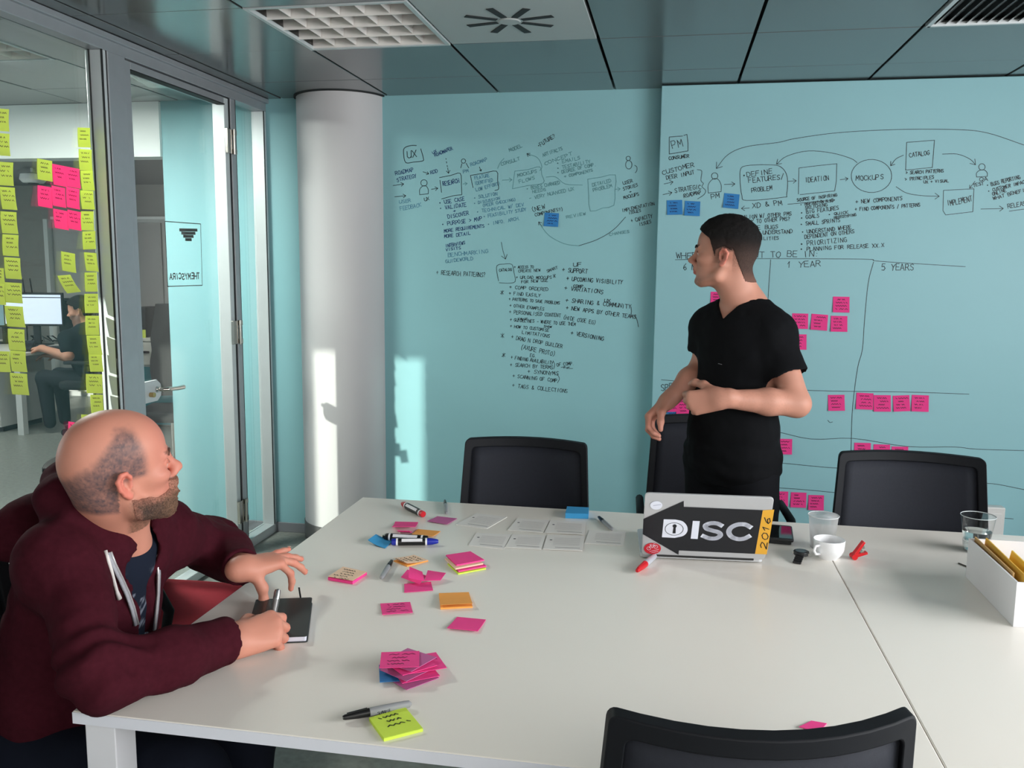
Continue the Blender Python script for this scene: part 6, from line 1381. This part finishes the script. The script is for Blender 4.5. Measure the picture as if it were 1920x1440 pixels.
# jeans, shoes
B = SDF(); B.ell(PEL, (.14, .185, .115), None, .05)
for y0, y1 in ((1.46, 1.46), (1.66, 1.68)):
    B.cap((-1.3, y0, .525), (-.9, y1, .53), .095, .075, .04); B.cap((-.9, y1, .53), (-.93, y1, .08), .072, .05, .03)
B.ell(PEL + np.array([-.02, 0, .2]), (.22, .3, .1), None, .004, 's'); B.post.append(lambda P, d: d + .003 * vnoise(P, 22, 3))
sdf_object('jeans', B, .009, mat('dark_navy_denim', (20, 24, 36), .9, spec=.15, var=.1), sit)
for y in (1.46, 1.68):
    B = SDF(); B.cap((-.94, y, .05), (-.79, y, .035), .045, .036, .03); B.ell((-.94, y, .08), (.05, .042, .05), None, .03); B.fn(plane((0, 0, .002), (0, 0, -1)), (-.8, y, .03), .3)
    sdf_object('shoe', B, .008, mat('black_shoe_leather', (20, 20, 22), .5), sit)
# pen in the writing hand
tp = onY(521, 1106, 1.69); bt = onY(508, 1178, 1.65); ax_ = (tp - bt) / np.linalg.norm(tp - bt)
pen = thing('pen', 'silver and grey pen held upright in the bald man\'s writing hand', 'pen', bt)
MB().tube([bt, bt + ax_ * .01, bt + (tp - bt) * .75], [.002, .0062, .0068], 12).build('barrel', mat('grey_pen_barrel', (112, 110, 110), .3, metal=.3), pen, smooth='auto')
MB().tube([bt + (tp - bt) * .75, tp - ax_ * .006, tp], [.0071, .0071, .006], 12).build('cap', mat('steel_pen_cap', (178, 180, 184), .2, metal=.9), pen, smooth='auto')
MB().lathe([(.003, 0), (.003, .0012), (0, .0012)], (0, 0, 0), 10).build('cap_jewel', black_plastic, pen, world=False).location = tuple(tp - bt)
MB().bar(tp - ax_ * .004 + np.array([.006, -.002, 0]), tp - ax_ * .042 + np.array([.006, -.002, 0]), .003, .0015).build('clip', mat('steel_pen_cap', (178, 180, 184), .2, metal=.9), pen)
# ---------------------------------------------------------------- office worker behind the glass
WY = 7.05
wk = thing('person', 'man in black t-shirt working at the office desk behind the glass', 'person', (onY(158, 660, WY)[0], WY, .46))
wh = onY(152, 583, WY); WA = frame((-.93, -.3), 0, -.2)
ws_ = onY(150, 628, WY); wr = np.array([ws_[0] - .0, WY - .17, ws_[2] - .02]); wl = np.array([ws_[0] - .05, WY + .19, ws_[2] - .02])
we = onY(128, 668, WY - .22); ww = onY(78, 653, WY - .12); wl_e = wl + np.array([-.15, .05, -.25]); wl_w = wl_e + np.array([-.24, -.05, .06])
whip = np.array([ws_[0] + .14, WY, .52])
B = SDF(); add_head(B, wh, WA, 1.0)
B.cap(wh - WA[2] * .04, ws_ + np.array([.02, 0, .03]), .055, .06, .03); B.cap(wr, wl, .06, .06, .05); B.ell((ws_ + whip) / 2 + np.array([0, 0, .05]), (.12, .17, .26), None, .06); B.ell(whip, (.13, .17, .12), None, .05)
B.chain([wr, we, ww], [.05, .042, .03], .03); B.chain([wl, wl_e, wl_w], [.05, .042, .03], .03)
add_hand(B, ww, (-.9, .3, -.1), (0, -.1, 1), 1, [(.3, .4, .2)] * 4)
add_hand(B, wl_w, (-.95, -.1, -.1), (0, .1, 1), -1, [(.3, .4, .2)] * 4)
def wk_col(V):
    X = (V - wh) @ WA.T; f, l, u = X.T; c = np.tile(SK((196, 142, 118)), (len(V), 1))
    m = ((u > -.16) & (f > .0) & (u < -.03))[:, None] * .7; c = c * (1 - m) + SK((52, 40, 36)) * m; return c
sdf_object('body', B, .010, skin_mat, wk, wk_col)
B = SDF(); add_skull(B, wh, WA, 1.0)
def whair(P):
    X = (P - wh) @ WA.T; f, l, u = X[:, 0], X[:, 1], X[:, 2]; return np.maximum(_wb.ev(P) - .014, np.maximum(np.where(f > .03, .05 + .5 * (f - .03), np.where(f > -.03, .02, -.06)) - u, f - .11) * .7)
_wb = B; hb = SDF(); hb.pr = [(whair, np.array(wh + WA[2] * .03, np.float32), .15, .01, 'u')]
sdf_object('hair', hb, .007, hair_mat, wk)
B = SDF(); B.cap(wr, wl, .075, .075, .05); B.ell((ws_ + whip) / 2 + np.array([0, 0, .05]), (.138, .19, .27), None, .06); B.ell(whip + np.array([0, 0, .02]), (.145, .185, .11), None, .05); B.cap(wr, wr * .45 + we * .55, .072, .066, .03); B.cap(wl, wl * .45 + wl_e * .55, .072, .066, .03)
sdf_object('t_shirt', B, .012, mat('dark_slate_cotton', (30, 38, 42), .9, spec=.15), wk)
B = SDF()
for q in (-.1, .1): B.cap(whip + np.array([0, q, -.02]), whip + np.array([-.45, q, -.02]), .09, .07, .04); B.cap(whip + np.array([-.45, q, -.02]), np.array([whip[0] - .42, WY + q, .09]), .07, .05, .03)
sdf_object('trousers', B, .014, mat('dark_trousers', (28, 34, 40), .9), wk)
# his swivel chair and the empty one behind the door
def swivel(label, c, rz, hb_, grp='black office swivel chairs'):
    t = thing('swivel_chair', label, 'chair', (c[0], c[1], 0), rz, grp)
    oc = mat('black_office_fabric', (36, 40, 44), .85, var=.08)
    MB().box(-.24, .24, -.24, .24, .42, .5).build('seat', oc, t, bevel=.03, world=False, seg=3)
    P = []
    for v in np.linspace(0, 1, 9):
        w = .17 + .07 * math.sin(math.pi * min(1, v * 1.25 + .1)) if v < .55 else .24 - .05 * (v - .55) / .45
        P.append([np.array([u * w, .25 + .05 * v - .03 * u * u, .55 + (hb_ - .55) * v]) for u in np.linspace(-1, 1, 7)])
    MB().slab(P, .05, (0, 1, 0)).build('backrest', oc, t, smooth='auto', world=False)
    MB().box(-.03, .03, .27, .3, .46, .7).build('back_strut', black_plastic, t, world=False)
    MB().cyl((0, 0, .1), (0, 0, .42), .03, 12).build('gas_lift', chrome, t, smooth='auto', world=False)
    for s in (-1, 1):
        MB().tube([(s * .25, .05, .46), (s * .3, .05, .5), (s * .3, .05, .66)], .014, 8).build('arm_post', black_plastic, t, smooth=True, world=False)
        MB().box(s * .3 - .035, s * .3 + .035, -.12, .14, .66, .69).build('arm_pad', black_plastic, t, bevel=.008, world=False)
    for k in range(5):
        a = 2 * math.pi * k / 5 + .3; e = (.29 * math.cos(a), .29 * math.sin(a))
        f_ = MB().bar((0, 0, .12), (e[0], e[1], .075), .045, .03).build('base_spoke', black_plastic, t, world=False)
        MB().cyl((e[0] - .02, e[1], .03), (e[0] + .02, e[1], .03), .03, 12).build('caster', black_plastic, f_, smooth='auto', world=False)
    return t
swivel('black swivel chair carrying the office worker', (whip[0] + .02, WY), -math.pi / 2 + .1, .98)
q = onY(318, 600, 5.9); zt_ = onY(310, 571, 5.9)[2]
swivel('empty black high-backed swivel chair seen through the glass door', (q[0] + .1, 5.75), .25, zt_)
